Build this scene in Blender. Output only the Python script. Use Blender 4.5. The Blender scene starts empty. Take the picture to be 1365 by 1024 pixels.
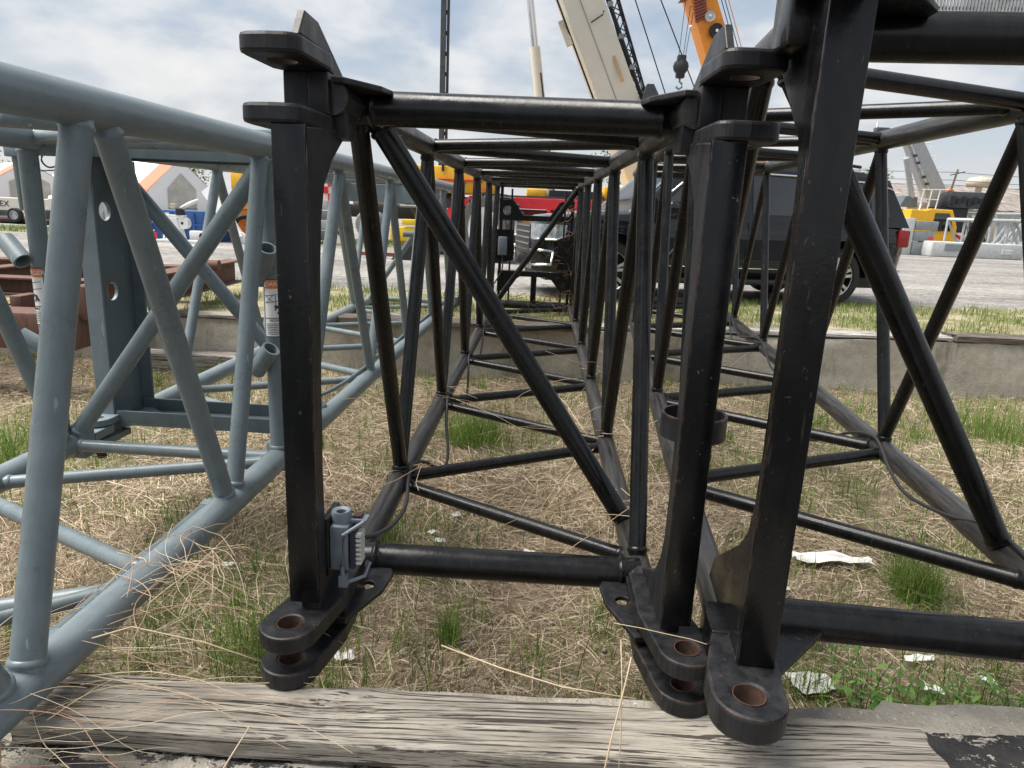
import bpy, bmesh, math, random
import numpy as np
from mathutils import Vector, Matrix

R = math.radians
random.seed(7)
rng = np.random.default_rng(11)
scene = bpy.context.scene
COL = scene.collection

# ------------------------------------------------------------------ camera
CAM_Z = 1.62
cam_d = bpy.data.cameras.new("camera")
cam_d.sensor_fit = 'HORIZONTAL'
cam_d.sensor_width = 36.0
cam_d.lens = 930.0 / 1365.0 * 36.0
cam_d.clip_start = 0.05
cam_d.clip_end = 2000.0
cam = bpy.data.objects.new("camera", cam_d)
COL.objects.link(cam)
_p, _r = R(13.85), R(2.5)
_fwd = Vector((0, math.cos(_p), -math.sin(_p)))
_u0 = Vector((0, math.sin(_p), math.cos(_p)))
_x0 = Vector((1, 0, 0))
_rt = _x0 * math.cos(_r) + _u0 * math.sin(_r)
_up = _u0 * math.cos(_r) - _x0 * math.sin(_r)
m = Matrix((_rt, _up, -_fwd)).transposed().to_4x4()
m.translation = Vector((0, 0, CAM_Z))
cam.matrix_world = m
scene.camera = cam

# ------------------------------------------------------------------ sky, sun, exposure
SUN_EL, SUN_AZ = R(60), R(-90)          # azimuth from +Y towards +X
world = bpy.data.worlds.new("World")
scene.world = world
world.use_nodes = True
nt = world.node_tree
nt.nodes.clear()
def N(tree, kind, **kw):
    n = tree.nodes.new(kind)
    for k, v in kw.items():
        if k in n.inputs.keys() if hasattr(n.inputs, 'keys') else False:
            n.inputs[k].default_value = v
        else:
            setattr(n, k, v)
    return n
def L(tree, a, b):
    tree.links.new(a, b)
def ramp(tree, stops, interp='LINEAR'):
    n = tree.nodes.new('ShaderNodeValToRGB')
    cr = n.color_ramp
    cr.interpolation = interp
    while len(cr.elements) < len(stops):
        cr.elements.new(0.5)
    for e, (p, c) in zip(cr.elements, stops):
        e.position = p
        e.color = (c[0], c[1], c[2], 1) if not isinstance(c, (int, float)) else (c, c, c, 1)
    return n
def math_node(tree, op, a=None, b=None, clamp=False):
    n = tree.nodes.new('ShaderNodeMath')
    n.operation = op
    n.use_clamp = clamp
    for i, v in enumerate((a, b)):
        if v is None:
            continue
        if isinstance(v, (int, float)):
            n.inputs[i].default_value = v
        else:
            tree.links.new(v, n.inputs[i])
    return n.outputs[0]
def mixc(tree, fac, a, b, mode='MIX'):
    n = tree.nodes.new('ShaderNodeMix')
    n.data_type = 'RGBA'
    n.blend_type = mode
    for s, v in ((n.inputs[0], fac), (n.inputs[6], a), (n.inputs[7], b)):
        if isinstance(v, (int, float)):
            s.default_value = v
        elif isinstance(v, (tuple, list)):
            s.default_value = (v[0], v[1], v[2], 1)
        else:
            tree.links.new(v, s)
    return n.outputs[2]

sky = N(nt, 'ShaderNodeTexSky', sky_type='NISHITA', sun_disc=False)
sky.sun_elevation = SUN_EL
sky.sun_rotation = SUN_AZ
sky.air_density = 1.0
sky.dust_density = 1.0
tc = N(nt, 'ShaderNodeTexCoord')
sep = N(nt, 'ShaderNodeSeparateXYZ')
L(nt, tc.outputs['Generated'], sep.inputs[0])
zz = math_node(nt, 'ADD', math_node(nt, 'MAXIMUM', sep.outputs[2], 0.0), 0.34)
cmb = N(nt, 'ShaderNodeCombineXYZ')
L(nt, math_node(nt, 'DIVIDE', sep.outputs[0], zz), cmb.inputs[0])
L(nt, math_node(nt, 'DIVIDE', sep.outputs[1], zz), cmb.inputs[1])
cl1 = N(nt, 'ShaderNodeTexNoise')
cl1.inputs['Scale'].default_value = 1.9
cl1.inputs['Detail'].default_value = 8.0
cl1.inputs['Roughness'].default_value = 0.55
cl1.inputs['Distortion'].default_value = 0.25
L(nt, cmb.outputs[0], cl1.inputs['Vector'])
mp2 = N(nt, 'ShaderNodeMapping')
mp2.inputs['Location'].default_value = (4.3, 1.7, 2.0)
L(nt, cmb.outputs[0], mp2.inputs['Vector'])
cl2 = N(nt, 'ShaderNodeTexNoise')
cl2.inputs['Scale'].default_value = 5.0
cl2.inputs['Detail'].default_value = 6.0
cl2.inputs['Roughness'].default_value = 0.5
L(nt, mp2.outputs[0], cl2.inputs['Vector'])
cl_sum = math_node(nt, 'ADD', math_node(nt, 'MULTIPLY', cl1.outputs[0], 0.68), math_node(nt, 'MULTIPLY', cl2.outputs[0], 0.32))
K = 5.4    # the Background strength below is 0.1
cl_ramp = ramp(nt, [(0.38, (0.48, 0.57, 0.69)), (0.455, (0.58, 0.66, 0.76)), (0.505, (0.71, 0.77, 0.84)), (0.555, (0.86, 0.89, 0.93)), (0.66, (1.03, 1.02, 1.0))])
L(nt, cl_sum, cl_ramp.inputs[0])
cl_col = mixc(nt, 1.0, cl_ramp.outputs[0], (K, K, K), 'MULTIPLY')
cover = ramp(nt, [(0.36, 0.70), (0.50, 0.97)])
L(nt, cl_sum, cover.inputs[0])
sky_mix = mixc(nt, cover.outputs[0], sky.outputs[0], cl_col)
hz = ramp(nt, [(0.0, 0.75), (0.08, 0.40), (0.20, 0.0)])
L(nt, math_node(nt, 'MAXIMUM', sep.outputs[2], 0.0), hz.inputs[0])
sky_fin = mixc(nt, hz.outputs[0], sky_mix, (0.93 * K, 0.91 * K, 0.86 * K))
bg = N(nt, 'ShaderNodeBackground')
bg.inputs['Strength'].default_value = 0.1
L(nt, sky_fin, bg.inputs['Color'])
wo = N(nt, 'ShaderNodeOutputWorld')
L(nt, bg.outputs[0], wo.inputs['Surface'])

sun_d = bpy.data.lights.new("sun", 'SUN')
sun_d.energy = 4.6
sun_d.angle = R(42)
sun_d.color = (1.0, 0.95, 0.88)
sun = bpy.data.objects.new("sun", sun_d)
COL.objects.link(sun)
_sd = Vector((math.sin(SUN_AZ) * math.cos(SUN_EL), math.cos(SUN_AZ) * math.cos(SUN_EL), math.sin(SUN_EL)))
sun.rotation_euler = _sd.to_track_quat('Z', 'Y').to_euler()
sun.location = (0, 0, 30)

vs = scene.view_settings
vs.view_transform = 'Standard'
vs.look = 'None'
vs.gamma = 1.0
vs.exposure = 0.75
vs.use_curve_mapping = False

# ------------------------------------------------------------------ helpers
def link(o, parent=None):
    COL.objects.link(o)
    if parent is not None:
        o.parent = parent
    return o
def empty(name, label, cat, group=None, matrix=None, loc=None, rz=0.0):
    o = bpy.data.objects.new(name, None)
    o.empty_display_size = 0.2
    COL.objects.link(o)
    if matrix is not None:
        o.matrix_world = matrix
    elif loc is not None:
        o.location = loc
        o.rotation_euler = (0, 0, rz)
    return tag(o, label, cat, group)
def tag(o, label, cat, group=None):
    o["label"] = label
    o["category"] = cat
    if group:
        o["group"] = group
    return o
def kind(o, k):
    o["kind"] = k
    return o
def mesh_obj(name, verts, faces, mat, parent=None, smooth=False, auto=None):
    me = bpy.data.meshes.new(name)
    me.from_pydata([tuple(v) for v in verts], [], faces)
    me.materials.append(mat)
    if smooth:
        me.polygons.foreach_set('use_smooth', [True] * len(me.polygons))
    if auto:
        me.polygons.foreach_set('use_smooth', [True] * len(me.polygons))
        me.set_sharp_from_angle(angle=R(auto))
    me.update()
    return link(bpy.data.objects.new(name, me), parent)
class MB:
    """collects vertices and faces for ONE mesh object"""
    def __init__(self):
        self.v, self.f = [], []
    def add(self, vs, fs):
        b = len(self.v)
        self.v += [tuple(x) for x in vs]
        self.f += [tuple(i + b for i in q) for q in fs]
        return self
    def box(self, a, b, mat=None, bev=0.0):
        (x0, y0, z0), (x1, y1, z1) = a, b
        if bev <= 0:
            p = [(x0, y0, z0), (x1, y0, z0), (x1, y1, z0), (x0, y1, z0), (x0, y0, z1), (x1, y0, z1), (x1, y1, z1), (x0, y1, z1)]
            q = [(3, 2, 1, 0), (4, 5, 6, 7), (0, 1, 5, 4), (1, 2, 6, 5), (2, 3, 7, 6), (3, 0, 4, 7)]
        else:
            bm = bmesh.new()
            bmesh.ops.create_cube(bm, size=1)
            bmesh.ops.scale(bm, vec=(x1 - x0, y1 - y0, z1 - z0), verts=bm.verts)
            bmesh.ops.translate(bm, vec=((x0 + x1) / 2, (y0 + y1) / 2, (z0 + z1) / 2), verts=bm.verts)
            bmesh.ops.bevel(bm, geom=bm.edges[:], offset=bev, segments=2, affect='EDGES', profile=0.5)
            bm.verts.index_update()
            p = [v.co.copy() for v in bm.verts]
            q = [tuple(v.index for v in f.verts) for f in bm.faces]
            bm.free()
        if mat is not None:
            p = [mat @ Vector(x) for x in p]
        return self.add(p, q)
    def bar(self, a, b, r, n=10, r2=None, caps=True):
        a, b = Vector(a), Vector(b)
        d = (b - a).normalized()
        h = Vector((0, 0, 1)) if abs(d.z) < 0.9 else Vector((1, 0, 0))
        u = d.cross(h).normalized()
        w = d.cross(u)
        r2 = r if r2 is None else r2
        p, q = [], []
        for c, rr in ((a, r), (b, r2)):
            for i in range(n):
                t = 2 * math.pi * i / n
                p.append(c + u * math.cos(t) * rr + w * math.sin(t) * rr)
        for i in range(n):
            q.append((i, (i + 1) % n, n + (i + 1) % n, n + i))
        if caps:
            q.append(tuple(range(n - 1, -1, -1)))
            q.append(tuple(range(n, 2 * n)))
        return self.add(p, q)
    def rail(self, pts, r, n=8, rfun=None):
        pts = [Vector(p) for p in pts]
        p, q = [], []
        for k, c in enumerate(pts):
            d = (pts[min(k + 1, len(pts) - 1)] - pts[max(k - 1, 0)]).normalized()
            h = Vector((0, 0, 1)) if abs(d.z) < 0.95 else Vector((1, 0, 0))
            u = d.cross(h).normalized()
            w = d.cross(u)
            rr = r if rfun is None else rfun(k / (len(pts) - 1)) * r
            for i in range(n):
                t = 2 * math.pi * i / n
                p.append(c + u * math.cos(t) * rr + w * math.sin(t) * rr)
        for k in range(len(pts) - 1):
            for i in range(n):
                q.append((k * n + i, k * n + (i + 1) % n, (k + 1) * n + (i + 1) % n, (k + 1) * n + i))
        q.append(tuple(range(n - 1, -1, -1)))
        q.append(tuple(range((len(pts) - 1) * n, len(pts) * n)))
        return self.add(p, q)
    def lathe(self, prof, n=24, center=(0, 0, 0), axis=(0, 0, 1)):
        """prof: (radius, height) pairs along the axis"""
        a = Vector(axis).normalized()
        h = Vector((0, 0, 1)) if abs(a.z) < 0.9 else Vector((1, 0, 0))
        u = a.cross(h).normalized()
        w = a.cross(u)
        c = Vector(center)
        p, q = [], []
        for (r, z) in prof:
            for i in range(n):
                t = 2 * math.pi * i / n
                p.append(c + a * z + (u * math.cos(t) + w * math.sin(t)) * r)
        for k in range(len(prof) - 1):
            for i in range(n):
                q.append((k * n + i, k * n + (i + 1) % n, (k + 1) * n + (i + 1) % n, (k + 1) * n + i))
        return self.add(p, q)
    def prism(self, poly, d, o, ex, ey):
        """polygon (2D) in the plane o + x*ex + y*ey, thickness d centred on it"""
        o, ex, ey = Vector(o), Vector(ex), Vector(ey)
        nrm = ex.cross(ey).normalized()
        n = len(poly)
        p = [o + ex * x + ey * y - nrm * d / 2 for x, y in poly] + [o + ex * x + ey * y + nrm * d / 2 for x, y in poly]
        q = [tuple(range(n - 1, -1, -1)), tuple(range(n, 2 * n))]
        q += [(i, (i + 1) % n, n + (i + 1) % n, n + i) for i in range(n)]
        return self.add(p, q)
    def build(self, name, mat, parent=None, smooth=False, auto=None, bevel=0.0):
        me = bpy.data.meshes.new(name)
        me.from_pydata(self.v, [], self.f)
        bm = bmesh.new()
        bm.from_mesh(me)
        if bevel > 0:
            sharp = [e for e in bm.edges if len(e.link_faces) == 2 and e.calc_face_angle(0) > R(30)]
            bmesh.ops.bevel(bm, geom=sharp, offset=bevel, segments=2, affect='EDGES', profile=0.5)
        bmesh.ops.recalc_face_normals(bm, faces=bm.faces)
        bm.to_mesh(me)
        bm.free()
        me.materials.append(mat)
        if smooth or auto:
            me.polygons.foreach_set('use_smooth', [True] * len(me.polygons))
            if auto:
                me.set_sharp_from_angle(angle=R(auto))
        me.update()
        return link(bpy.data.objects.new(name, me), parent)

def plate(name, outer, holes, d, o, ex, ey, mat, parent, bevel=0.003):
    """flat plate with round holes: 2D curve fill -> mesh; outer = 2D points, holes = (x, y, r)"""
    cu = bpy.data.curves.new(name, 'CURVE')
    cu.dimensions = '2D'
    cu.fill_mode = 'BOTH'
    cu.extrude = d / 2 - bevel
    cu.bevel_depth = bevel
    cu.bevel_resolution = 1
    cu.offset = -bevel
    def poly(pts):
        sp = cu.splines.new('POLY')
        sp.points.add(len(pts) - 1)
        for q, (x, y) in zip(sp.points, pts):
            q.co = (x, y, 0, 1)
        sp.use_cyclic_u = True
    poly(outer)
    for (hx, hy, hr) in holes:
        poly([(hx + hr * math.cos(2 * math.pi * i / 24), hy + hr * math.sin(2 * math.pi * i / 24)) for i in range(24)])
    tmp = bpy.data.objects.new(name, cu)
    me = bpy.data.meshes.new_from_object(tmp)
    bpy.data.objects.remove(tmp)
    bpy.data.curves.remove(cu)
    me.name = name
    ex, ey = Vector(ex).normalized(), Vector(ey).normalized()
    M = Matrix((ex, ey, ex.cross(ey))).transposed().to_4x4()
    M.translation = Vector(o)
    me.transform(M)
    me.materials.clear()
    me.materials.append(mat)
    me.polygons.foreach_set('use_smooth', [False] * len(me.polygons))
    me.update()
    return link(bpy.data.objects.new(name, me), parent)

def text_mesh(body, size, extr=0.0006, align='CENTER'):
    cu = bpy.data.curves.new("text", 'FONT')
    cu.body = body
    cu.size = size
    cu.extrude = extr
    cu.align_x = align
    cu.align_y = 'CENTER'
    cu.resolution_u = 3
    tmp = bpy.data.objects.new("text", cu)
    me = bpy.data.meshes.new_from_object(tmp)
    bpy.data.objects.remove(tmp)
    bpy.data.curves.remove(cu)
    return me

def arc(cx, cy, r, a0, a1, n=12):
    return [(cx + r * math.cos(R(a0 + (a1 - a0) * i / n)), cy + r * math.sin(R(a0 + (a1 - a0) * i / n))) for i in range(n + 1)]

def ribbons(name, P, W, mat, parent=None):
    """P: (n, k, 3) spine points, W: (n, k, 3) half-width vectors -> one mesh of n ribbons"""
    n, k, _ = P.shape
    V = np.empty((n, k, 2, 3), np.float32)
    V[:, :, 0] = P - W
    V[:, :, 1] = P + W
    me = bpy.data.meshes.new(name)
    nv = n * k * 2
    me.vertices.add(nv)
    me.vertices.foreach_set('co', V.reshape(-1))
    base = (np.arange(n) * k * 2)[:, None] + (np.arange(k - 1) * 2)[None, :]
    q = np.stack([base, base + 1, base + 3, base + 2], -1).reshape(-1, 4)
    me.loops.add(q.size)
    me.loops.foreach_set('vertex_index', q.reshape(-1).astype(np.int32))
    me.polygons.add(len(q))
    me.polygons.foreach_set('loop_start', (np.arange(len(q)) * 4).astype(np.int32))
    me.polygons.foreach_set('loop_total', np.full(len(q), 4, np.int32))
    me.update(calc_edges=True)
    me.materials.append(mat)
    return link(bpy.data.objects.new(name, me), parent)

# ------------------------------------------------------------------ materials
def new_mat(name):
    mt = bpy.data.materials.new(name)
    mt.use_nodes = True
    t = mt.node_tree
    b = t.nodes['Principled BSDF']
    return mt, t, b
def noise(t, scale, detail=5.0, rough=0.55, vec=None, dist=0.0):
    n = t.nodes.new('ShaderNodeTexNoise')
    n.inputs['Scale'].default_value = scale
    n.inputs['Detail'].default_value = detail
    n.inputs['Roughness'].default_value = rough
    n.inputs['Distortion'].default_value = dist
    if vec is not None:
        t.links.new(vec, n.inputs['Vector'])
    return n.outputs[0]
def obj_vec(t, scale=(1, 1, 1), rot=(0, 0, 0), loc=(0, 0, 0)):
    c = t.nodes.new('ShaderNodeTexCoord')
    mp = t.nodes.new('ShaderNodeMapping')
    mp.inputs['Scale'].default_value = scale
    mp.inputs['Rotation'].default_value = rot
    mp.inputs['Location'].default_value = loc
    t.links.new(c.outputs['Object'], mp.inputs['Vector'])
    return mp.outputs[0]
def bump(t, b, h, strength, dist):
    bn = t.nodes.new('ShaderNodeBump')
    bn.inputs['Strength'].default_value = strength
    bn.inputs['Distance'].default_value = dist
    t.links.new(h, bn.inputs['Height'])
    t.links.new(bn.outputs[0], b.inputs['Normal'])
def simple(name, col, rough=0.5, metal=0.0, var=0.12, scale=6.0, spec=0.5):
    mt, t, b = new_mat(name)
    v = obj_vec(t)
    n = noise(t, scale, 6, 0.6, v)
    r = ramp(t, [(0.3, tuple(c * (1 - var) for c in col)), (0.7, tuple(min(1, c * (1 + var)) for c in col))])
    t.links.new(n, r.inputs[0])
    t.links.new(r.outputs[0], b.inputs['Base Color'])
    rr = ramp(t, [(0.3, max(0.02, rough - 0.07)), (0.7, min(1, rough + 0.07))])
    t.links.new(n, rr.inputs[0])
    t.links.new(rr.outputs[0], b.inputs['Roughness'])
    b.inputs['Metallic'].default_value = metal
    b.inputs['Specular IOR Level'].default_value = spec
    return mt
def paint(name, col, rough, wear_col, wear_amt, streak=None, chips=None, chip_amt=0.0, dust=(0.2, 0.18, 0.15), dust_amt=0.0, edge=None):
    """weathered paint: patches of wear, fine chips, thin dust film, optional streaks along local Y"""
    mt, t, b = new_mat(name)
    v = obj_vec(t)
    big = noise(t, 9.0, 8, 0.65, v)
    fine = noise(t, 70.0, 5, 0.6, v)
    base = ramp(t, [(0.3, tuple(c * 0.85 for c in col)), (0.7, tuple(c * 1.18 for c in col))])
    t.links.new(big, base.inputs[0])
    c = base.outputs[0]
    if dust_amt > 0:
        dn = ramp(t, [(0.40, 0.0), (0.75, dust_amt)])
        sv = obj_vec(t, (14, 0.9, 14)) if streak else obj_vec(t, (10, 10, 1.6))
        t.links.new(noise(t, 3.0, 6, 0.7, sv), dn.inputs[0])
        c = mixc(t, dn.outputs[0], c, dust)
    wm = ramp(t, [(0.5 + 0.22 * (1 - wear_amt), 0.0), (0.5 + 0.22 * (1 - wear_amt) + 0.07, 0.85)])
    wn = math_node(t, 'ADD', math_node(t, 'MULTIPLY', noise(t, 13.0, 10, 0.75, v, 0.6), 0.8), math_node(t, 'MULTIPLY', fine, 0.2))
    t.links.new(wn, wm.inputs[0])
    c = mixc(t, wm.outputs[0], c, wear_col)
    if chips:
        cm = ramp(t, [(0.70 - 0.1 * chip_amt, 0.0), (0.73 - 0.1 * chip_amt, 1.0)])
        t.links.new(noise(t, 75.0, 5, 0.7, obj_vec(t, (1, 1, 0.6), loc=(3, 5, 1)), 0.4), cm.inputs[0])
        c = mixc(t, cm.outputs[0], c, chips)
    if edge is not None:
        bv = t.nodes.new('ShaderNodeBevel')
        bv.samples = 4
        bv.inputs['Radius'].default_value = 0.007
        ge = t.nodes.new('ShaderNodeNewGeometry')
        dp = t.nodes.new('ShaderNodeVectorMath')
        dp.operation = 'DOT_PRODUCT'
        t.links.new(bv.outputs[0], dp.inputs[0])
        t.links.new(ge.outputs['Normal'], dp.inputs[1])
        em = ramp(t, [(0.02, 0.0), (0.16, 1.0)])
        t.links.new(math_node(t, 'SUBTRACT', 1.0, dp.outputs['Value']), em.inputs[0])
        nb = ramp(t, [(0.46, 0.0), (0.60, 0.9)])
        t.links.new(noise(t, 26.0, 6, 0.7, obj_vec(t, loc=(1, 2, 7))), nb.inputs[0])
        c = mixc(t, math_node(t, 'MULTIPLY', em.outputs[0], nb.outputs[0]), c, edge)
    sc_ = ramp(t, [(0.735, 0.0), (0.75, 0.55)])
    t.links.new(noise(t, 9.0, 2, 0.4, obj_vec(t, (6, 6, 0.7), (0.5, 0.3, 0.2), (2, 7, 4)), 0.3), sc_.inputs[0])
    c = mixc(t, sc_.outputs[0], c, tuple(min(1, x * 2.2 + 0.035) for x in col))
    t.links.new(c, b.inputs['Base Color'])
    rr = ramp(t, [(0.3, max(0.05, rough - 0.10)), (0.7, rough + 0.14)])
    t.links.new(big, rr.inputs[0])
    ro = math_node(t, 'ADD', rr.outputs[0], math_node(t, 'MULTIPLY', wm.outputs[0], 0.35), True)
    t.links.new(ro, b.inputs['Roughness'])
    bump(t, b, math_node(t, 'ADD', fine, math_node(t, 'MULTIPLY', wm.outputs[0], -0.6)), 0.25, 0.002)
    return mt

M = {}
M['black'] = paint('black_paint', (0.0028, 0.003, 0.0035), 0.24, (0.075, 0.036, 0.024), 0.42, chips=(0.10, 0.07, 0.055), chip_amt=0.4, dust=(0.022, 0.021, 0.02), dust_amt=0.3, edge=(0.10, 0.055, 0.04))
M['black_tube'] = paint('black_tube_paint', (0.004, 0.0043, 0.005), 0.24, (0.085, 0.05, 0.035), 0.05, dust=(0.045, 0.041, 0.037), dust_amt=0.25)
M['black_chord'] = paint('black_chord_paint', (0.010, 0.0105, 0.011), 0.34, (0.10, 0.065, 0.05), 0.05, streak=True, dust=(0.085, 0.077, 0.07), dust_amt=0.8)
M['black_worn'] = paint('black_worn_paint', (0.006, 0.0065, 0.008), 0.42, (0.10, 0.046, 0.03), 0.42, chips=(0.10, 0.075, 0.06), chip_amt=0.2, dust=(0.05, 0.05, 0.053), dust_amt=0.5, edge=(0.15, 0.07, 0.045))
M['gray'] = paint('grey_paint', (0.150, 0.190, 0.208), 0.32, (0.34, 0.36, 0.34), 0.06, dust=(0.26, 0.29, 0.31), dust_amt=0.35)
M['gray_chord'] = paint('grey_chord_paint', (0.152, 0.190, 0.208), 0.34, (0.30, 0.30, 0.29), 0.02, streak=True, dust=(0.28, 0.30, 0.31), dust_amt=0.4)
for _k in ('black', 'black_tube', 'black_worn'):
    M[_k].node_tree.nodes['Principled BSDF'].inputs['Specular IOR Level'].default_value = 0.36
M['gray_dark'] = paint('grey_channel_paint', (0.098, 0.128, 0.140), 0.45, (0.25, 0.27, 0.27), 0.03, dust=(0.17, 0.2, 0.21), dust_amt=0.25)
M['gray_worn'] = paint('grey_worn_paint', (0.165, 0.21, 0.235), 0.5, (0.45, 0.50, 0.45), 0.55, chips=(0.25, 0.13, 0.08), chip_amt=0.5)
M['rust'] = paint('rust_steel', (0.11, 0.05, 0.036), 0.75, (0.19, 0.095, 0.06), 0.5, chips=(0.06, 0.03, 0.025), chip_amt=0.4, dust=(0.2, 0.13, 0.1), dust_amt=0.6)
M['hole_rust'] = simple('hole_rust', (0.055, 0.027, 0.019), 0.85, 0, 0.5, 60)
M['cable'] = simple('cable_rubber', (0.02, 0.02, 0.022), 0.55)
M['galv'] = simple('galvanised_box', (0.17, 0.20, 0.23), 0.45, 0.2, 0.15, 25)
M['plastic_pale'] = simple('pale_plastic', (0.55, 0.55, 0.50), 0.5)
M['rope'] = simple('frayed_rope', (0.28, 0.27, 0.25), 0.9, 0, 0.3, 80)
M['decal_white'] = simple('decal_white', (0.78, 0.78, 0.76), 0.4, 0, 0.05)
M['decal_orange'] = simple('decal_orange', (0.72, 0.20, 0.06), 0.4, 0, 0.05)
M['decal_black'] = simple('decal_black', (0.015, 0.015, 0.03), 0.4)

def ground_mat():
    mt, t, b = new_mat('pit_soil')
    v = obj_vec(t)
    n1 = noise(t, 1.3, 6, 0.6, v)
    n2 = noise(t, 22, 6, 0.7, v)
    n3 = noise(t, 160, 3, 0.6, v)
    c1 = ramp(t, [(0.3, (0.11, 0.078, 0.056)), (0.5, (0.25, 0.188, 0.13)), (0.7, (0.37, 0.29, 0.205))])
    fib = None
    for q, (an, sx_) in enumerate(((0.3, 170), (1.3, 190), (2.2, 160), (2.9, 180))):
        fq = noise(t, 1.0, 4, 0.6, obj_vec(t, (sx_ * 0.09, sx_, 1), (0, 0, an), (q * 3.1, q, 0)), 1.2)
        fib = fq if fib is None else math_node(t, 'MAXIMUM', fib, fq)
    fr_ = ramp(t, [(0.52, 0.0), (0.66, 1.0)])
    t.links.new(fib, fr_.inputs[0])
    t.links.new(math_node(t, 'ADD', math_node(t, 'MULTIPLY', n2, 0.7), math_node(t, 'MULTIPLY', n3, 0.3)), c1.inputs[0])
    c1o = mixc(t, math_node(t, 'MULTIPLY', fr_.outputs[0], 0.8), c1.outputs[0], (0.42, 0.33, 0.225))
    g = ramp(t, [(0.52, 0.0), (0.66, 0.5)])
    t.links.new(n1, g.inputs[0])
    t.links.new(mixc(t, g.outputs[0], c1o, (0.14, 0.18, 0.06)), b.inputs['Base Color'])
    b.inputs['Roughness'].default_value = 0.95
    bump(t, b, math_node(t, 'ADD', n2, n3), 0.9, 0.02)
    return mt
M['soil'] = ground_mat()
def island_mat(name, stops, rough=0.6, trans=0.0):
    mt, t, b = new_mat(name)
    g = t.nodes.new('ShaderNodeNewGeometry')
    r = ramp(t, stops)
    t.links.new(g.outputs['Random Per Island'], r.inputs[0])
    t.links.new(r.outputs[0], b.inputs['Base Color'])
    b.inputs['Roughness'].default_value = rough
    b.inputs['Specular IOR Level'].default_value = 0.3
    if trans > 0:
        tr = t.nodes.new('ShaderNodeBsdfTranslucent')
        t.links.new(r.outputs[0], tr.inputs[0])
        mx = t.nodes.new('ShaderNodeMixShader')
        mx.inputs[0].default_value = trans
        t.links.new(b.outputs[0], mx.inputs[1])
        t.links.new(tr.outputs[0], mx.inputs[2])
        t.links.new(mx.outputs[0], t.nodes['Material Output'].inputs['Surface'])
    return mt
M['straw'] = island_mat('dry_straw', [(0.0, (0.085, 0.05, 0.036)), (0.22, (0.25, 0.18, 0.115)), (0.5, (0.43, 0.34, 0.225)), (0.8, (0.60, 0.505, 0.36)), (0.96, (0.66, 0.58, 0.45)), (1.0, (0.30, 0.15, 0.105))], 0.65, 0.1)
M['stalk'] = island_mat('dry_stalk', [(0.0, (0.36, 0.20, 0.14)), (0.3, (0.47, 0.34, 0.22)), (0.7, (0.60, 0.49, 0.32)), (1.0, (0.68, 0.60, 0.44))], 0.5)
M['grass'] = island_mat('green_grass', [(0.0, (0.075, 0.135, 0.025)), (0.45, (0.13, 0.235, 0.04)), (0.8, (0.22, 0.33, 0.075)), (1.0, (0.40, 0.38, 0.16))], 0.5, 0.4)
M['verge'] = island_mat('verge_grass', [(0.0, (0.08, 0.13, 0.03)), (0.4, (0.14, 0.23, 0.05)), (0.75, (0.24, 0.32, 0.09)), (1.0, (0.40, 0.37, 0.19))], 0.6, 0.3)
M['weed'] = island_mat('weed_leaf', [(0.0, (0.06, 0.14, 0.03)), (0.6, (0.11, 0.23, 0.05)), (1.0, (0.2, 0.33, 0.09))], 0.45, 0.3)
M['vine'] = island_mat('dead_vine', [(0.0, (0.07, 0.035, 0.022)), (0.6, (0.16, 0.08, 0.045)), (1.0, (0.3, 0.18, 0.1))], 0.8)
M['leaf_far'] = island_mat('far_leaf', [(0.0, (0.05, 0.08, 0.03)), (0.6, (0.09, 0.12, 0.045)), (1.0, (0.15, 0.17, 0.07))], 0.6, 0.2)

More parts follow.
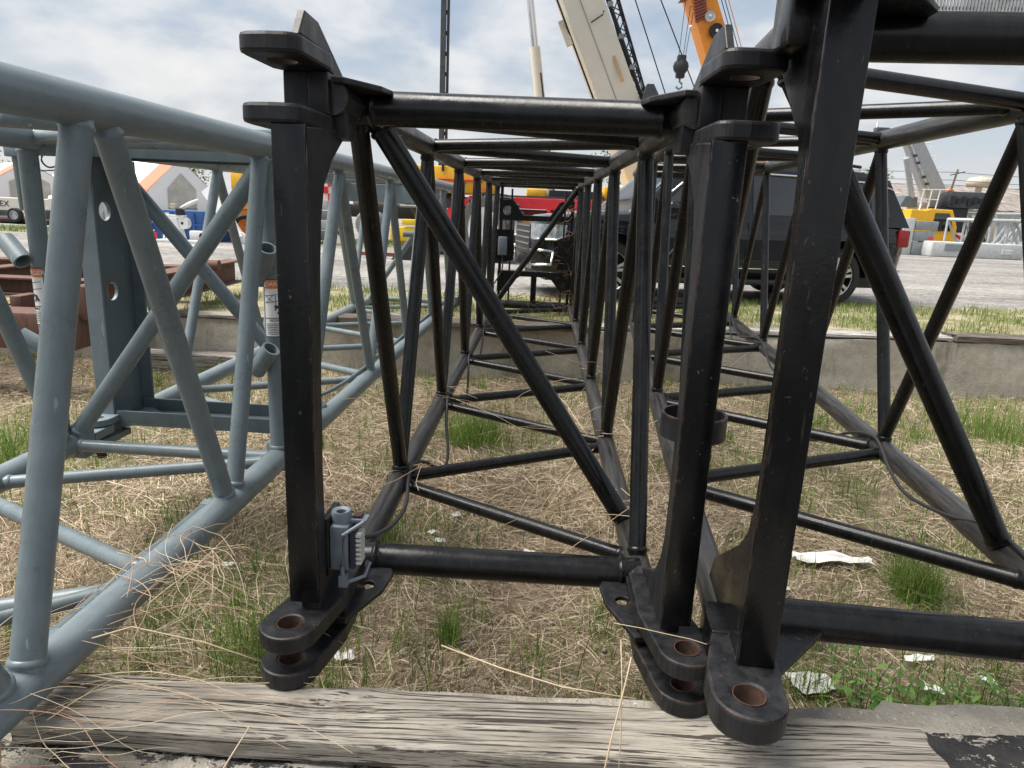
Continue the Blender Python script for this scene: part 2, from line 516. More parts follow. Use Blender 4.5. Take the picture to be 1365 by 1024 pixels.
def concrete_mat(name, light=1.0, tar=False):
    mt, t, b = new_mat(name)
    v = obj_vec(t)
    n1 = noise(t, 1.1, 7, 0.65, v)
    n2 = noise(t, 14, 6, 0.7, v)
    n3 = noise(t, 85, 3, 0.55, v)
    c = ramp(t, [(0.28, (0.13 * light, 0.115 * light, 0.095 * light)), (0.5, (0.235 * light, 0.215 * light, 0.18 * light)), (0.72, (0.34 * light, 0.315 * light, 0.275 * light))])
    t.links.new(math_node(t, 'ADD', math_node(t, 'MULTIPLY', n1, 0.55), math_node(t, 'MULTIPLY', n2, 0.45)), c.inputs[0])
    sp = ramp(t, [(0.63, 0.0), (0.68, 0.85)])
    t.links.new(n3, sp.inputs[0])
    col = mixc(t, sp.outputs[0], c.outputs[0], (0.55, 0.53, 0.49))
    dk = ramp(t, [(0.66, 0.0), (0.72, 0.8)])
    t.links.new(noise(t, 120, 2, 0.5, obj_vec(t, loc=(9, 4, 2))), dk.inputs[0])
    col = mixc(t, dk.outputs[0], col, (0.06, 0.05, 0.045))
    # damp stains running down
    st = ramp(t, [(0.55, 0.0), (0.66, 0.75)])
    t.links.new(noise(t, 1.6, 6, 0.65, obj_vec(t, (1.6, 1.6, 0.35), loc=(2.2, 0, 0))), st.inputs[0])
    col = mixc(t, st.outputs[0], col, (0.085, 0.072, 0.058))
    if tar:
        tm = ramp(t, [(0.50, 0.0), (0.512, 1.0)])
        sx = t.nodes.new('ShaderNodeSeparateXYZ')
        cc = t.nodes.new('ShaderNodeTexCoord')
        t.links.new(cc.outputs['Object'], sx.inputs[0])
        nn = math_node(t, 'ADD', math_node(t, 'MULTIPLY', noise(t, 8, 8, 0.75, obj_vec(t, (1, 2.2, 1))), 0.7), math_node(t, 'MULTIPLY', noise(t, 45, 4, 0.7, v), 0.3))
        side = math_node(t, 'SUBTRACT', math_node(t, 'MULTIPLY', math_node(t, 'GREATER_THAN', sx.outputs[0], 0.98), 0.06), math_node(t, 'MULTIPLY', math_node(t, 'GREATER_THAN', math_node(t, 'ADD', sx.outputs[1], math_node(t, 'MULTIPLY', noise(t, 6, 5, 0.6, v), 0.10)), 1.56), 0.30))
        t.links.new(math_node(t, 'ADD', nn, side), tm.inputs[0])
        tr_ = ramp(t, [(0.35, (0.012, 0.012, 0.014)), (0.7, (0.04, 0.038, 0.038))])
        t.links.new(n2, tr_.inputs[0])
        col = mixc(t, tm.outputs[0], col, tr_.outputs[0])
    t.links.new(col, b.inputs['Base Color'])
    b.inputs['Roughness'].default_value = 0.9
    bump(t, b, math_node(t, 'ADD', n2, math_node(t, 'MULTIPLY', n3, 0.7)), 0.8, 0.012)
    return mt
M['concrete'] = concrete_mat('old_concrete', 1.8)
M['concrete_tar'] = concrete_mat('tarred_concrete', 1.35, True)

def wood_mat(name, light, dark, grain=1.0, knots=()):
    mt, t, b = new_mat(name)
    def obj_vec(t, scale=(1, 1, 1)):
        c = t.nodes.new('ShaderNodeTexCoord')
        v = c.outputs['Object']
        for kx, ky in knots:      # grain bends round a knot
            sp = t.nodes.new('ShaderNodeSeparateXYZ')
            t.links.new(v, sp.inputs[0])
            dx = math_node(t, 'SUBTRACT', sp.outputs[0], kx)
            dy = math_node(t, 'SUBTRACT', sp.outputs[1], ky)
            d2 = math_node(t, 'ADD', math_node(t, 'MULTIPLY', math_node(t, 'MULTIPLY', dx, dx), 60.0), math_node(t, 'MULTIPLY', math_node(t, 'MULTIPLY', dy, dy), 420.0))
            f_ = math_node(t, 'DIVIDE', -0.8, math_node(t, 'ADD', d2, 1.0))
            cb_ = t.nodes.new('ShaderNodeCombineXYZ')
            t.links.new(math_node(t, 'MULTIPLY', dx, math_node(t, 'MULTIPLY', f_, -4.0)), cb_.inputs[0])
            t.links.new(math_node(t, 'MULTIPLY', dy, f_), cb_.inputs[1])
            ad = t.nodes.new('ShaderNodeVectorMath')
            t.links.new(v, ad.inputs[0])
            t.links.new(cb_.outputs[0], ad.inputs[1])
            v = ad.outputs[0]
        mp = t.nodes.new('ShaderNodeMapping')
        mp.inputs['Scale'].default_value = scale
        t.links.new(v, mp.inputs['Vector'])
        return mp.outputs[0]
    v = obj_vec(t, (1.0, 22 * grain, 22 * grain))
    n1 = noise(t, 2.6, 9, 0.72, v, 0.9)
    n2 = noise(t, 1.0, 4, 0.6, obj_vec(t, (2.2, 4.5, 4.5)), 0.6)
    f = math_node(t, 'MINIMUM', noise(t, 4.0, 5, 0.65, obj_vec(t, (0.55, 24 * grain, 24 * grain)), 0.5), math_node(t, 'ADD', noise(t, 9.0, 4, 0.6, obj_vec(t, (0.35, 26 * grain, 26 * grain)), 0.3), 0.035))
    s = math_node(t, 'ADD', math_node(t, 'MULTIPLY', n1, 0.6), math_node(t, 'MULTIPLY', n2, 0.4))
    mid = tuple((a * 0.6 + c * 0.4) for a, c in zip(light, dark))
    c = ramp(t, [(0.36, dark), (0.45, mid), (0.52, light), (0.64, tuple(min(1, x * 1.22) for x in light))])
    t.links.new(s, c.inputs[0])
    fr = ramp(t, [(0.405, 0.95), (0.435, 0.0)])
    t.links.new(f, fr.inputs[0])
    col = mixc(t, fr.outputs[0], c.outputs[0], tuple(x * 0.55 for x in dark))
    t.links.new(col, b.inputs['Base Color'])
    b.inputs['Roughness'].default_value = 0.85
    bump(t, b, math_node(t, 'ADD', math_node(t, 'MULTIPLY', n1, 0.7), math_node(t, 'MULTIPLY', math_node(t, 'SUBTRACT', 1.0, fr.outputs[0]), 0.5)), 1.0, 0.012)
    return mt
M['timber'] = wood_mat('weathered_timber', (0.37, 0.335, 0.285), (0.075, 0.060, 0.046), knots=[(-0.42, 1.455), (0.62, 1.40)])
M['plank_pale'] = wood_mat('pale_plank', (0.52, 0.50, 0.47), (0.16, 0.14, 0.12))
M['plank_dark'] = wood_mat('dark_plank', (0.15, 0.125, 0.10), (0.05, 0.04, 0.032))
M['plank_gray'] = wood_mat('grey_plank', (0.30, 0.275, 0.24), (0.09, 0.075, 0.06))

def gravel_mat():
    mt, t, b = new_mat('gravel')
    v = obj_vec(t)
    n1 = noise(t, 0.25, 5, 0.6, obj_vec(t, (0.35, 1.6, 1)))
    n2 = noise(t, 13, 5, 0.75, v)
    n3 = noise(t, 2.4, 7, 0.75, obj_vec(t, (0.4, 2.5, 1)))
    s = math_node(t, 'ADD', math_node(t, 'MULTIPLY', n1, 0.30), math_node(t, 'ADD', math_node(t, 'MULTIPLY', n2, 0.42), math_node(t, 'MULTIPLY', n3, 0.28)))
    c = ramp(t, [(0.36, (0.06, 0.058, 0.056)), (0.46, (0.15, 0.143, 0.136)), (0.53, (0.29, 0.275, 0.255)), (0.63, (0.45, 0.425, 0.39))])
    t.links.new(s, c.inputs[0])
    t.links.new(c.outputs[0], b.inputs['Base Color'])
    b.inputs['Roughness'].default_value = 0.95
    bump(t, b, n2, 0.9, 0.03)
    return mt
M['gravel'] = gravel_mat()
def verge_soil():
    mt, t, b = new_mat('verge_soil')
    v = obj_vec(t)
    n = noise(t, 3.0, 7, 0.7, v)
    c = ramp(t, [(0.35, (0.12, 0.12, 0.05)), (0.5, (0.22, 0.19, 0.10)), (0.62, (0.36, 0.31, 0.22))])
    t.links.new(n, c.inputs[0])
    t.links.new(c.outputs[0], b.inputs['Base Color'])
    b.inputs['Roughness'].default_value = 0.95
    return mt
M['verge_soil'] = verge_soil()

# ------------------------------------------------------------------ setting
def grid(name, xs, ys, zf, mat, parent=None):
    vs, fs = [], []
    nx, ny = len(xs), len(ys)
    for y in ys:
        for x in xs:
            vs.append((x, y, zf(x, y)))
    for j in range(ny - 1):
        for i in range(nx - 1):
            a = j * nx + i
            fs.append((a, a + 1, a + nx + 1, a + nx))
    return mesh_obj(name, vs, fs, mat, parent, smooth=True)
from mathutils import noise as mnoise
def lump(x, y, s=1.0, a=0.03):
    return a * mnoise.noise(Vector((x * s, y * s, 3.3))) + a * 0.5 * mnoise.noise(Vector((x * s * 3.1, y * s * 3.1, 7.1)))
def pit_z(x, y):
    return lump(x, y, 0.9, 0.035) + 0.03 * math.exp(-((y - 6.6) / 0.35) ** 2)
kind(grid('pit_ground', np.linspace(-14, 14, 281), np.linspace(1.3, 6.85, 70), pit_z, M['soil']), 'structure')
YARD = 0.5
kind(grid('gravel_yard', [-900, -300, -100, -40, -20, -10, 0, 10, 20, 40, 100, 300, 900], [6.9, 8, 10, 14, 20, 40, 90, 200, 500, 1400], lambda x, y: YARD, M['gravel']), 'structure')
M['dark_ground'] = simple('dark_reflected_ground', (0.05, 0.05, 0.05), 0.9, 0, 0.3, 3)  # tone set dark for what the black front faces reflect
kind(mesh_obj('unseen_dark_ground', [(-300, -400, 0.36), (300, -400, 0.36), (300, 0.56, 0.36), (-300, 0.56, 0.36)], [(0, 1, 2, 3)], M['dark_ground']), 'structure')  # unseen ground added behind the camera to darken reflections in the black paint
def verge_edge(x):
    return 9.75 + 0.17 * max(0, x - 2) + 0.35 * mnoise.noise(Vector((x * 0.7, 1.0, 0)))
xs = np.linspace(-16, 18, 120)
vs_, fs_ = [], []
for x in xs:
    for k in range(8):
        vs_.append((x, 6.92 + (verge_edge(x) - 6.92) * k / 7, YARD + 0.012 * (1 - (k / 7) ** 3) + 0.004))
for i in range(len(xs) - 1):
    for k in range(7):
        a = i * 8 + k
        fs_.append((a, a + 8, a + 9, a + 1))
kind(mesh_obj('grass_verge', vs_, fs_, M['verge_soil'], smooth=True), 'structure')
vs_, fs_ = [], []
for i, x in enumerate(np.linspace(-26, 2.5, 60)):
    y0 = 20.0 + 0.05 * (x + 8) - 0.09 * min(0, x + 8) * 0 + 0.3 * mnoise.noise(Vector((x * 0.8, 5, 0)))
    vs_ += [(x, y0, YARD + 0.005), (x, y0 + 2.2 + 0.3 * mnoise.noise(Vector((x, 9, 0))), YARD + 0.005)]
    if i:
        a = 2 * i - 2
        fs_.append((a, a + 2, a + 3, a + 1))
kind(mesh_obj('far_verge', vs_, fs_, M['verge_soil']), 'structure')

# the two low concrete walls
def wall_top(x):
    return 0.485 + 0.0095 * (x + 4)
def far_wall():
    xs = np.linspace(-14, 14, 330)
    mb = MB()
    nz = 12
    vs, fs = [], []
    for x in xs:
        ed = 0.035 * max(0, mnoise.noise(Vector((x * 2.3, 0.3, 0)))) + 0.02 * max(0, mnoise.noise(Vector((x * 7.3, 4.3, 0))))
        for k in range(nz):
            z = -0.12 + (wall_top(x) + 0.12) * k / (nz - 1)
            r = 0.018 * mnoise.noise(Vector((x * 1.6, z * 2.5, 0))) + 0.010 * mnoise.noise(Vector((x * 7, z * 9, 2)))
            if k == nz - 1:
                r += ed
            vs.append((x, 6.70 + 0.012 * (x + 1) + r, z - (ed * 0.5 if k == nz - 1 else 0)))
        vs.append((x, 7.0 + 0.012 * (x + 1), wall_top(x)))
        vs.append((x, 7.0 + 0.012 * (x + 1), -0.12))
    m_ = nz + 2
    for i in range(len(xs) - 1):
        for k in range(m_ - 1):
            a = i * m_ + k
            fs.append((a, a + m_, a + m_ + 1, a + 1))
    o = mesh_obj('concrete_wall', vs, fs, M['concrete'], smooth=False)
    o.data.polygons.foreach_set('use_smooth', [True] * len(o.data.polygons))
    o.data.set_sharp_from_angle(angle=R(50))
    return tag(o, "low weathered concrete retaining wall with boards along its top, in front of the gravel yard", "wall")
far_wall()
def near_wall():
    xs = np.linspace(-5, 5, 240)
    ys = np.linspace(0.55, 1.58, 40)
    vs, fs = [], []
    m_ = len(ys) + 1
    for x in xs:
        for y in ys:
            vs.append((x, y + (0.02 * mnoise.noise(Vector((x * 5, 2, 0))) + 0.04 * (x > 1) if y > 1.5 else 0), 0.390 + 0.006 * mnoise.noise(Vector((x * 6, y * 6, 0))) + 0.004 * mnoise.noise(Vector((x * 20, y * 20, 0)))))
        vs.append((x, 1.60, -0.1))
    for i in range(len(xs) - 1):
        for k in range(m_ - 1):
            a = i * m_ + k
            fs.append((a, a + m_, a + m_ + 1, a + 1))
    o = mesh_obj('concrete_ledge', vs, fs, M['concrete_tar'], smooth=True)
    o.data.set_sharp_from_angle(angle=R(45))
    return tag(o, "concrete ledge daubed with black tar under the timber in the foreground", "wall")
near_wall()

def rough_board(name, x0, x1, y0, y1, z0, z1, mat, label, cat, tilt=0.0, nx=60, split=True, skew=0.0, slope=0.0):
    """sawn timber: long axis X, with worn edges, shallow cracks and uneven ends"""
    ny, nz = 14, 5
    ring = []
    prof = [(y0 + (y1 - y0) * j / (ny - 1), z1) for j in range(ny)] + [(y1, z1 + (z0 - z1) * j / (nz - 1)) for j in range(1, nz)] + \
           [(y1 + (y0 - y1) * j / 4, z0) for j in range(1, 5)] + [(y0, z0 + (z1 - z0) * j / (nz - 1)) for j in range(1, nz - 1)]
    n = len(prof)
    vs, fs = [], []
    for i in range(nx):
        t = i / (nx - 1)
        for j, (y, z) in enumerate(prof):
            end = 0.012 * mnoise.noise(Vector((y * 30, z * 30, x0))) if i in (0, nx - 1) else 0
            x = x0 + (x1 - x0) * t + end
            top = abs(z - z1) < 1e-6
            crack = -0.006 * max(0, mnoise.noise(Vector((x * 1.2, y * 75, 1.3)))) if top else 0
            yy = y + 0.004 * mnoise.noise(Vector((x * 3, z * 20, 4.0))) + skew * (x - x0)
            zz_ = z + crack + 0.003 * mnoise.noise(Vector((x * 4, y * 12, 8))) + tilt * (y - y0) + slope * (x - x0)
            if top and j in (0, ny - 1):
                zz_ -= 0.008 + 0.006 * mnoise.noise(Vector((x * 6, j, 0)))
            vs.append((x, yy, zz_))
    for i in range(nx - 1):
        for j in range(n):
            a, b_ = i * n + j, i * n + (j + 1) % n
            fs.append((a, a + n, b_ + n, b_))
    fs.append(tuple(range(n)))
    fs.append(tuple(range((nx - 1) * n + n - 1, (nx - 1) * n - 1, -1)))
    o = mesh_obj(name, vs, fs, mat)
    o.data.polygons.foreach_set('use_smooth', [True] * len(o.data.polygons))
    o.data.set_sharp_from_angle(angle=R(40))
    return tag(o, label, cat)
rough_board('timber_beam', -1.10, 1.01, 1.336, 1.525, 0.400, 0.457, M['timber'], "thick weathered timber with deep cracks lying on the tarred ledge in the foreground", "timber", nx=260, skew=-0.030)
rough_board('wall_board', -4.3, -1.75, 6.66, 6.86, 0.505, 0.54, M['plank_gray'], "grey board on the wall top between the grey boom and the rusty steel frame", "board")
rough_board('wall_board', -1.70, 0.72, 6.64, 6.88, 0.522, 0.575, M['plank_dark'], "dark damp board on the wall top under the middle black boom", "board")
rough_board('wall_board', 0.74, 4.28, 6.74, 6.98, 0.545, 0.578, M['plank_pale'], "long pale silvery board on the wall top behind the right black boom", "board", skew=0.006, slope=0.01)
rough_board('wall_board', 4.31, 7.2, 6.74, 7.02, 0.575, 0.635, M['plank_dark'], "dark board at the right end of the wall top", "board", skew=0.012)
rough_board('old_timber', -3.55, -2.55, 6.35, 6.56, 0.0, 0.20, M['plank_gray'], "rotten squared timber lying at the foot of the concrete wall behind the grey boom", "timber", nx=40)

# ------------------------------------------------------------------ lattice boom sections
def section_matrix(ox, oy, oz, yaw, tilt):
    u = Vector((math.sin(yaw), math.cos(yaw), math.tan(tilt))).normalized()
    s = Vector((math.cos(yaw), -math.sin(yaw), 0))
    t = s.cross(u).normalized()
    mt = Matrix((s, u, t)).transposed().to_4x4()
    mt.translation = Vector((ox, oy, oz))
    return mt

def pipe(name, p0, p1, r, mat, parent, n=18, weld0=0.0, weld1=0.0, open_ends=False):
    """steel tube; weld0/weld1 = distance from the end (chord axis) at which the weld bead sits"""
    p0, p1 = Vector(p0), Vector(p1)
    Ln = (p1 - p0).length
    d = (p1 - p0) / Ln
    prof = []
    if open_ends:
        prof = [(r * 0.8, 0.05), (r * 0.8, 0.0), (r, 0.0), (r, Ln), (r * 0.8, Ln), (r * 0.8, Ln - 0.07), (0.001, Ln - 0.07)]
    else:
        prof = [(0.0005, 0.0), (r, 0.0)]
        if weld0 > 0:
            prof += [(r, weld0 - 0.011), (r * 1.13, weld0 - 0.006), (r * 1.17, weld0), (r * 1.08, weld0 + 0.007), (r, weld0 + 0.009)]
        if weld1 > 0:
            w = Ln - weld1
            prof += [(r, w - 0.009), (r * 1.05, w - 0.006), (r * 1.12, w), (r * 1.10, w + 0.005), (r, w + 0.011)]
        prof += [(r, Ln), (0.0005, Ln)]
    mb = MB().lathe(prof, n, p0, d)
    return mb.build(name, mat, parent, auto=38)

def wdist(p0, p1, axis, rc, r):
    """distance along the tube from the chord axis to the chord surface"""
    d = (Vector(p1) - Vector(p0)).normalized()
    c = abs(d.dot(Vector(axis)))
    return rc / max(0.25, math.sqrt(max(1e-4, 1 - c * c))) + 0.004

def cable(name, pts, r, mat, parent, n=8, steps=6):
    P = [Vector(p) for p in pts]
    out = []
    for i in range(len(P) - 1):
        a, b_, c, d = P[max(i - 1, 0)], P[i], P[i + 1], P[min(i + 2, len(P) - 1)]
        for k in range(steps):
            t = k / steps
            out.append(0.5 * ((2 * b_) + (c - a) * t + (2 * a - 5 * b_ + 4 * c - d) * t * t + (3 * b_ - a - 3 * c + d) * t ** 3))
    out.append(P[-1])
    return MB().rail(out, r, n).build(name, mat, parent, smooth=True)

def lattice(root, W, H, v0, h, n, rc, rl, rb, ms, va, vb, vtop=None, flip=False, skip_bottom=(), swap_bottom=False, swap_top=False):
    """chords from va to vb and zig-zag lacing with nodes v0 + h*i"""
    ch, tb = ms
    Y = (0, 1, 0)
    for s in (0, W):
        for t in (0, H):
            pipe('chord', (s, va if (t == 0 or vtop is None) else vtop, t), (s, vb, t), rc, ch, root, 24)
    par = 1 if flip else 0
    def lace(p, q, r, nm='lacing_tube'):
        w = wdist(p, q, Y, rc, r)
        return pipe(nm, p, q, r, tb, root, 16, w, w)
    def v(i):
        return v0 + h * i
    for i in range(n):
        e, o = (i, i + 1) if i % 2 == par else (i + 1, i)       # e even node, o odd node
        de = 0.028 if e > o else -0.028                           # neighbouring tubes meet beside each other
        lace((0, v(o) - de, 0), (0, v(e) + de, H), rl)
        lace((W, v(e) - (-de), 0), (W, v(o) - de, H), rl)
        if i in skip_bottom:
            continue
        a, b_ = (o, e)
        if swap_bottom:
            a, b_ = b_, a
        dd = 0.03 if b_ > a else -0.03
        lace((0, v(a) + dd, -0.008), (W, v(b_) - dd, -0.008), rb)
        a, b_ = (e, o)
        if swap_top:
            a, b_ = b_, a
        dd = 0.03 if b_ > a else -0.03
        lace((0, v(a) + dd, H + 0.004), (W, v(b_) - dd, H + 0.004), rb)

def mir(pts, W, on):
    return [(W - x, y) for x, y in pts][::-1] if on else pts

def fork_end(root, W, H, vp, vt, mats, mark):
    """posts, fork lugs, gussets and fins at the near end of a section; vp = post front, vt = end tube axis"""
    pm, wm, tm = mats
    for mirr in (False, True):
        S = (lambda s: W - s) if mirr else (lambda s: s)
        a, b_ = sorted((S(-0.069), S(0.006)))
        MB().box((a, vp, 0.085), (b_, vp + 0.016, H - 0.085), bev=0.003).build('post_flange', pm, root, auto=24)
        web = [(vp + 0.016, H - 0.088), (vt - 0.05, H - 0.062), (vt - 0.07, H - 0.075), (vp + 0.20, H - 0.15), (vp + 0.135, H - 0.21), (vp + 0.105, H - 0.29), (vp + 0.088, H - 0.42), (vp + 0.075, 0.66), (vp + 0.068, 0.42), (vp + 0.074, 0.29), (vp + 0.10, 0.22), (vp + 0.16, 0.15), (vp + 0.23, 0.115), (vt - 0.05, 0.05), (vp + 0.016, 0.06)]
        plate('post_web', web, [], 0.05, (S(-0.020), 0, 0), (0, 1, 0), (0, 0, 1), wm, root, 0.004)
        # lower fork: two rounded plates with a pin hole
        for t, nm in ((0.039, 'lug_plate'), (-0.062, 'lug_plate')):
            hc = (-0.052, vp - 0.052)
            out = arc(hc[0], hc[1], 0.073, 178, 352, 16) + [(0.05, vp + 0.09), (0.048, vt - 0.10), (-0.035, vt - 0.10), (-0.10, vp + 0.05)]
            plate(nm, mir(out, W, mirr), [(S(hc[0]), hc[1], 0.031)], 0.044, (0, 0, t + 0.0), (1, 0, 0), (0, 1, 0), mark, root, 0.006)
            MB().lathe([(0.0295, -0.0215), (0.0313, -0.0215), (0.0313, 0.0215), (0.0295, 0.0215), (0.0295, -0.0215)], 28, (S(hc[0]), hc[1], t)).build('pin_bushing', M['hole_rust'], root, auto=40)
        a, b_ = sorted((S(-0.035), S(0.048)))
        MB().box((a, vp + 0.10, -0.0395), (b_, vt - 0.04, 0.0165)).build('lug_spacer', wm, root, bevel=0.004)
        # upper fork
        for t in (H - 0.064, H + 0.076):
            out = [(-0.141, vp + 0.06)] + arc(-0.106, vp + 0.035, 0.034, 170, 265, 7) + [(-0.07, vp - 0.006)] + arc(-0.034, vp + 0.028, 0.034, 272, 352, 6) + [(0.006, vp + 0.20), (0.0, vp + 0.245), (-0.012, vp + 0.255), (-0.06, vp + 0.255), (-0.110, vp + 0.235), (-0.136, vp + 0.19)]
            plate('lug_plate', mir(out, W, mirr), [(S(-0.072), vp + 0.10, 0.033)], 0.042, (0, 0, t), (1, 0, 0), (0, 1, 0), mark, root, 0.008)
            MB().lathe([(0.0315, -0.0205), (0.0333, -0.0205), (0.0333, 0.0205), (0.0315, 0.0205), (0.0315, -0.0205)], 28, (S(-0.072), vp + 0.10, t)).build('pin_bushing', M['hole_rust'], root, auto=40)
        a, b_ = sorted((S(-0.05), S(0.002)))
        MB().box((a, vp + 0.19, H - 0.0425), (b_, vt - 0.06, H + 0.0545), bev=0.006).build('lug_spacer', wm, root, auto=24)
        a, b_ = sorted((S(-0.112), S(-0.052)))
        MB().box((a, vp + 0.205, H - 0.0425), (b_, vp + 0.225, H + 0.0545)).build('back_plate', wm, root, bevel=0.003)
        a, b_ = sorted((S(-0.046), S(0.030)))
        MB().box((a, vp + 0.243, H - 0.092), (b_, vt - 0.058, H + 0.05), bev=0.006).build('corner_block', wm, root, auto=24)
        fin = [(vp + 0.015, H + 0.097), (vp + 0.06, H + 0.152), (vp + 0.15, H + 0.150), (vt - 0.03, H + 0.055), (vt - 0.02, H + 0.02), (vp + 0.26, H + 0.02), (vp + 0.257, H + 0.097)]
        plate('fin_plate', fin, [], 0.018, (S(-0.014), 0, 0), (0, 1, 0), (0, 0, 1), wm, root, 0.003)
        # gussets between chord and end tubes
        g = [(0.03, vt - 0.32), (0.052, vt - 0.33), (0.118, vt - 0.17), (0.128, vt - 0.075), (0.11, vt - 0.03), (0.03, vt - 0.02)]
        plate('gusset', mir(g, W, mirr), [(S(0.066), vt - 0.15, 0.022)], 0.014, (0, 0, -0.012), (1, 0, 0), (0, 1, 0), wm, root, 0.003)
        g = [(0.01, vt - 0.22), (0.04, vt - 0.22), (0.105, vt - 0.10), (0.118, vt - 0.03), (0.05, vt), (0.0, vt)]
        plate('gusset', mir(g, W, mirr), [], 0.014, (0, 0, H + 0.035), (1, 0, 0), (0, 1, 0), wm, root, 0.003)
    pipe('end_tube', (0, vt, 0), (W, vt, 0), 0.048, tm, root, 28, 0.06, 0.06)
    pipe('end_tube', (0, vt, H), (W, vt, H), 0.045, tm, root, 28, 0.06, 0.06)

def far_frame(root, W, H, ve, mat, tube_r):
    """end frame: corner posts, two cross bars and gusset plates with a round hole"""
    for s in (0.05, W - 0.05):
        MB().box((s - 0.016, ve - 0.03, 0.03), (s + 0.016, ve + 0.03, H - 0.03)).build('frame_post', mat, root, bevel=0.003)
    for s in (0.16, W - 0.13):
        pipe('frame_rod', (s, ve + 0.02, 0.05), (s, ve + 0.02, H - 0.05), 0.011, mat, root, 8)
    for t, up in ((H * 0.73, 1), (H * 0.27, -1)):
        MB().box((0.07, ve - 0.04, t - 0.03), (W - 0.07, ve + 0.04, t + 0.03)).build('cross_bar', mat, root, bevel=0.004)
        for mirr in (False, True):
            if up > 0:
                g = [(0.03, t - 0.028), (0.27, t - 0.028), (0.30, t + 0.02), (0.20, t + 0.17), (0.17, t + 0.19), (0.03, t + 0.19)]
                hl = [(W - 0.12 if mirr else 0.12, t + 0.075, 0.052)]
            else:
                g = [(0.03, t - 0.20), (0.10, t - 0.20), (0.15, t - 0.17), (0.24, t - 0.06), (0.33, t - 0.0), (0.33, t + 0.028), (0.03, t + 0.028)]
                hl = []
            plate('corner_gusset', mir(g, W, mirr), hl, 0.012, (0, ve - 0.046, 0), (1, 0, 0), (0, 0, 1), mat, root, 0.002)
    for t in (0, H):
        pipe('end_tube', (0, ve - 0.05, t), (W, ve - 0.05, t), tube_r, mat, root, 14)
        pipe('end_tube', (0, ve + 0.12, t), (W, ve + 0.12, t), tube_r, mat, root, 14)
    pipe('frame_strut', (W * 0.5, ve + 0.10, 0.0), (W * 0.5, ve + 0.10, H * 0.25), 0.035, M['gray'] if mat is M['gray'] else mat, root, 10)

GB = "lattice boom sections stored across the pit"
# ---- middle black section
C_ = empty('boom_section', "middle black lattice boom section with doubled pin lugs and a small grey connector box", "crane boom section", GB,
           section_matrix(-0.461, 1.999, 0.545, 0.0356, 0.0075))
W, H = 0.882, 1.3276
lattice(C_, W, H, 0.08, 0.583, 10, 0.042, 0.0285, 0.0245, (M['black_chord'], M['black_tube']), -0.30, 6.02, vtop=-0.19)
fork_end(C_, W, H, -0.405, 0.0, (M['black'], M['black_worn'], M['black_tube']), M['black_worn'])
pipe('diagonal_tube', (0.03, 0.10, H), (W, 0.34, 0.0), 0.033, M['black_tube'], C_, 20, 0.055, 0.055)
pipe('diagonal_tube', (W, 5.35, H), (0.0, 5.60, 0.0), 0.030, M['black_tube'], C_, 16, 0.05, 0.05)
far_frame(C_, W, H, 5.98, M['black_tube'], 0.036)
# ring welded behind the right post
MB().lathe([(0.080, 0.0), (0.080, 0.058), (0.073, 0.058), (0.073, 0.0), (0.080, 0.0)], 40, (0.925, -0.303, 0.557)).build('pipe_ring', M['black_worn'], C_, auto=40)
# junction box and black plates far back
MB().box((0.03, 5.86, 0.56), (0.13, 5.92, 0.76), bev=0.01).build('junction_box', M['galv'], C_, auto=24)
MB().box((-0.03, 5.925, 0.50), (0.20, 5.94, 0.84)).build('mount_plate', M['black_tube'], C_)
MB().box((W - 0.19, 5.90, 0.42), (W + 0.03, 5.915, 0.75)).build('mount_plate', M['black_tube'], C_)
cable('cable', [(0.08, 5.88, 0.56), (0.085, 5.86, 0.40), (0.0, 5.82, 0.22), (0.02, 5.84, 0.05)], 0.008, M['cable'], C_)
# cable tied along the left lower chord
cable('cable', [(0.05, -0.18, 0.16), (0.055, -0.05, 0.10), (0.05, 0.08, 0.045), (0.062, 0.25, 0.0), (0.068, 0.42, -0.01), (0.05, 0.58, 0.03), (0.045, 0.68, 0.05), (0.075, 0.78, 0.03), (0.11, 0.95, -0.06), (0.12, 1.15, -0.12), (0.10, 1.38, -0.13), (0.06, 1.6, -0.05), (0.045, 1.75, 0.04), (0.04, 1.84, 0.045), (0.09, 2.0, -0.07), (0.09, 2.3, -0.15), (0.06, 2.7, -0.06), (0.04, 2.95, 0.045), (0.07, 3.3, -0.10), (0.06, 3.8, -0.05), (0.04, 4.15, 0.045)], 0.0075, M['cable'], C_)
for q in (0.60, 0.70, 1.77, 1.85, 2.95):
    MB().lathe([(0.047, -0.006), (0.050, 0.0), (0.047, 0.006)], 20, (0, q + 0.03, 0), (0, 1, 0)).build('cable_tie', M['cable'], C_, smooth=True)
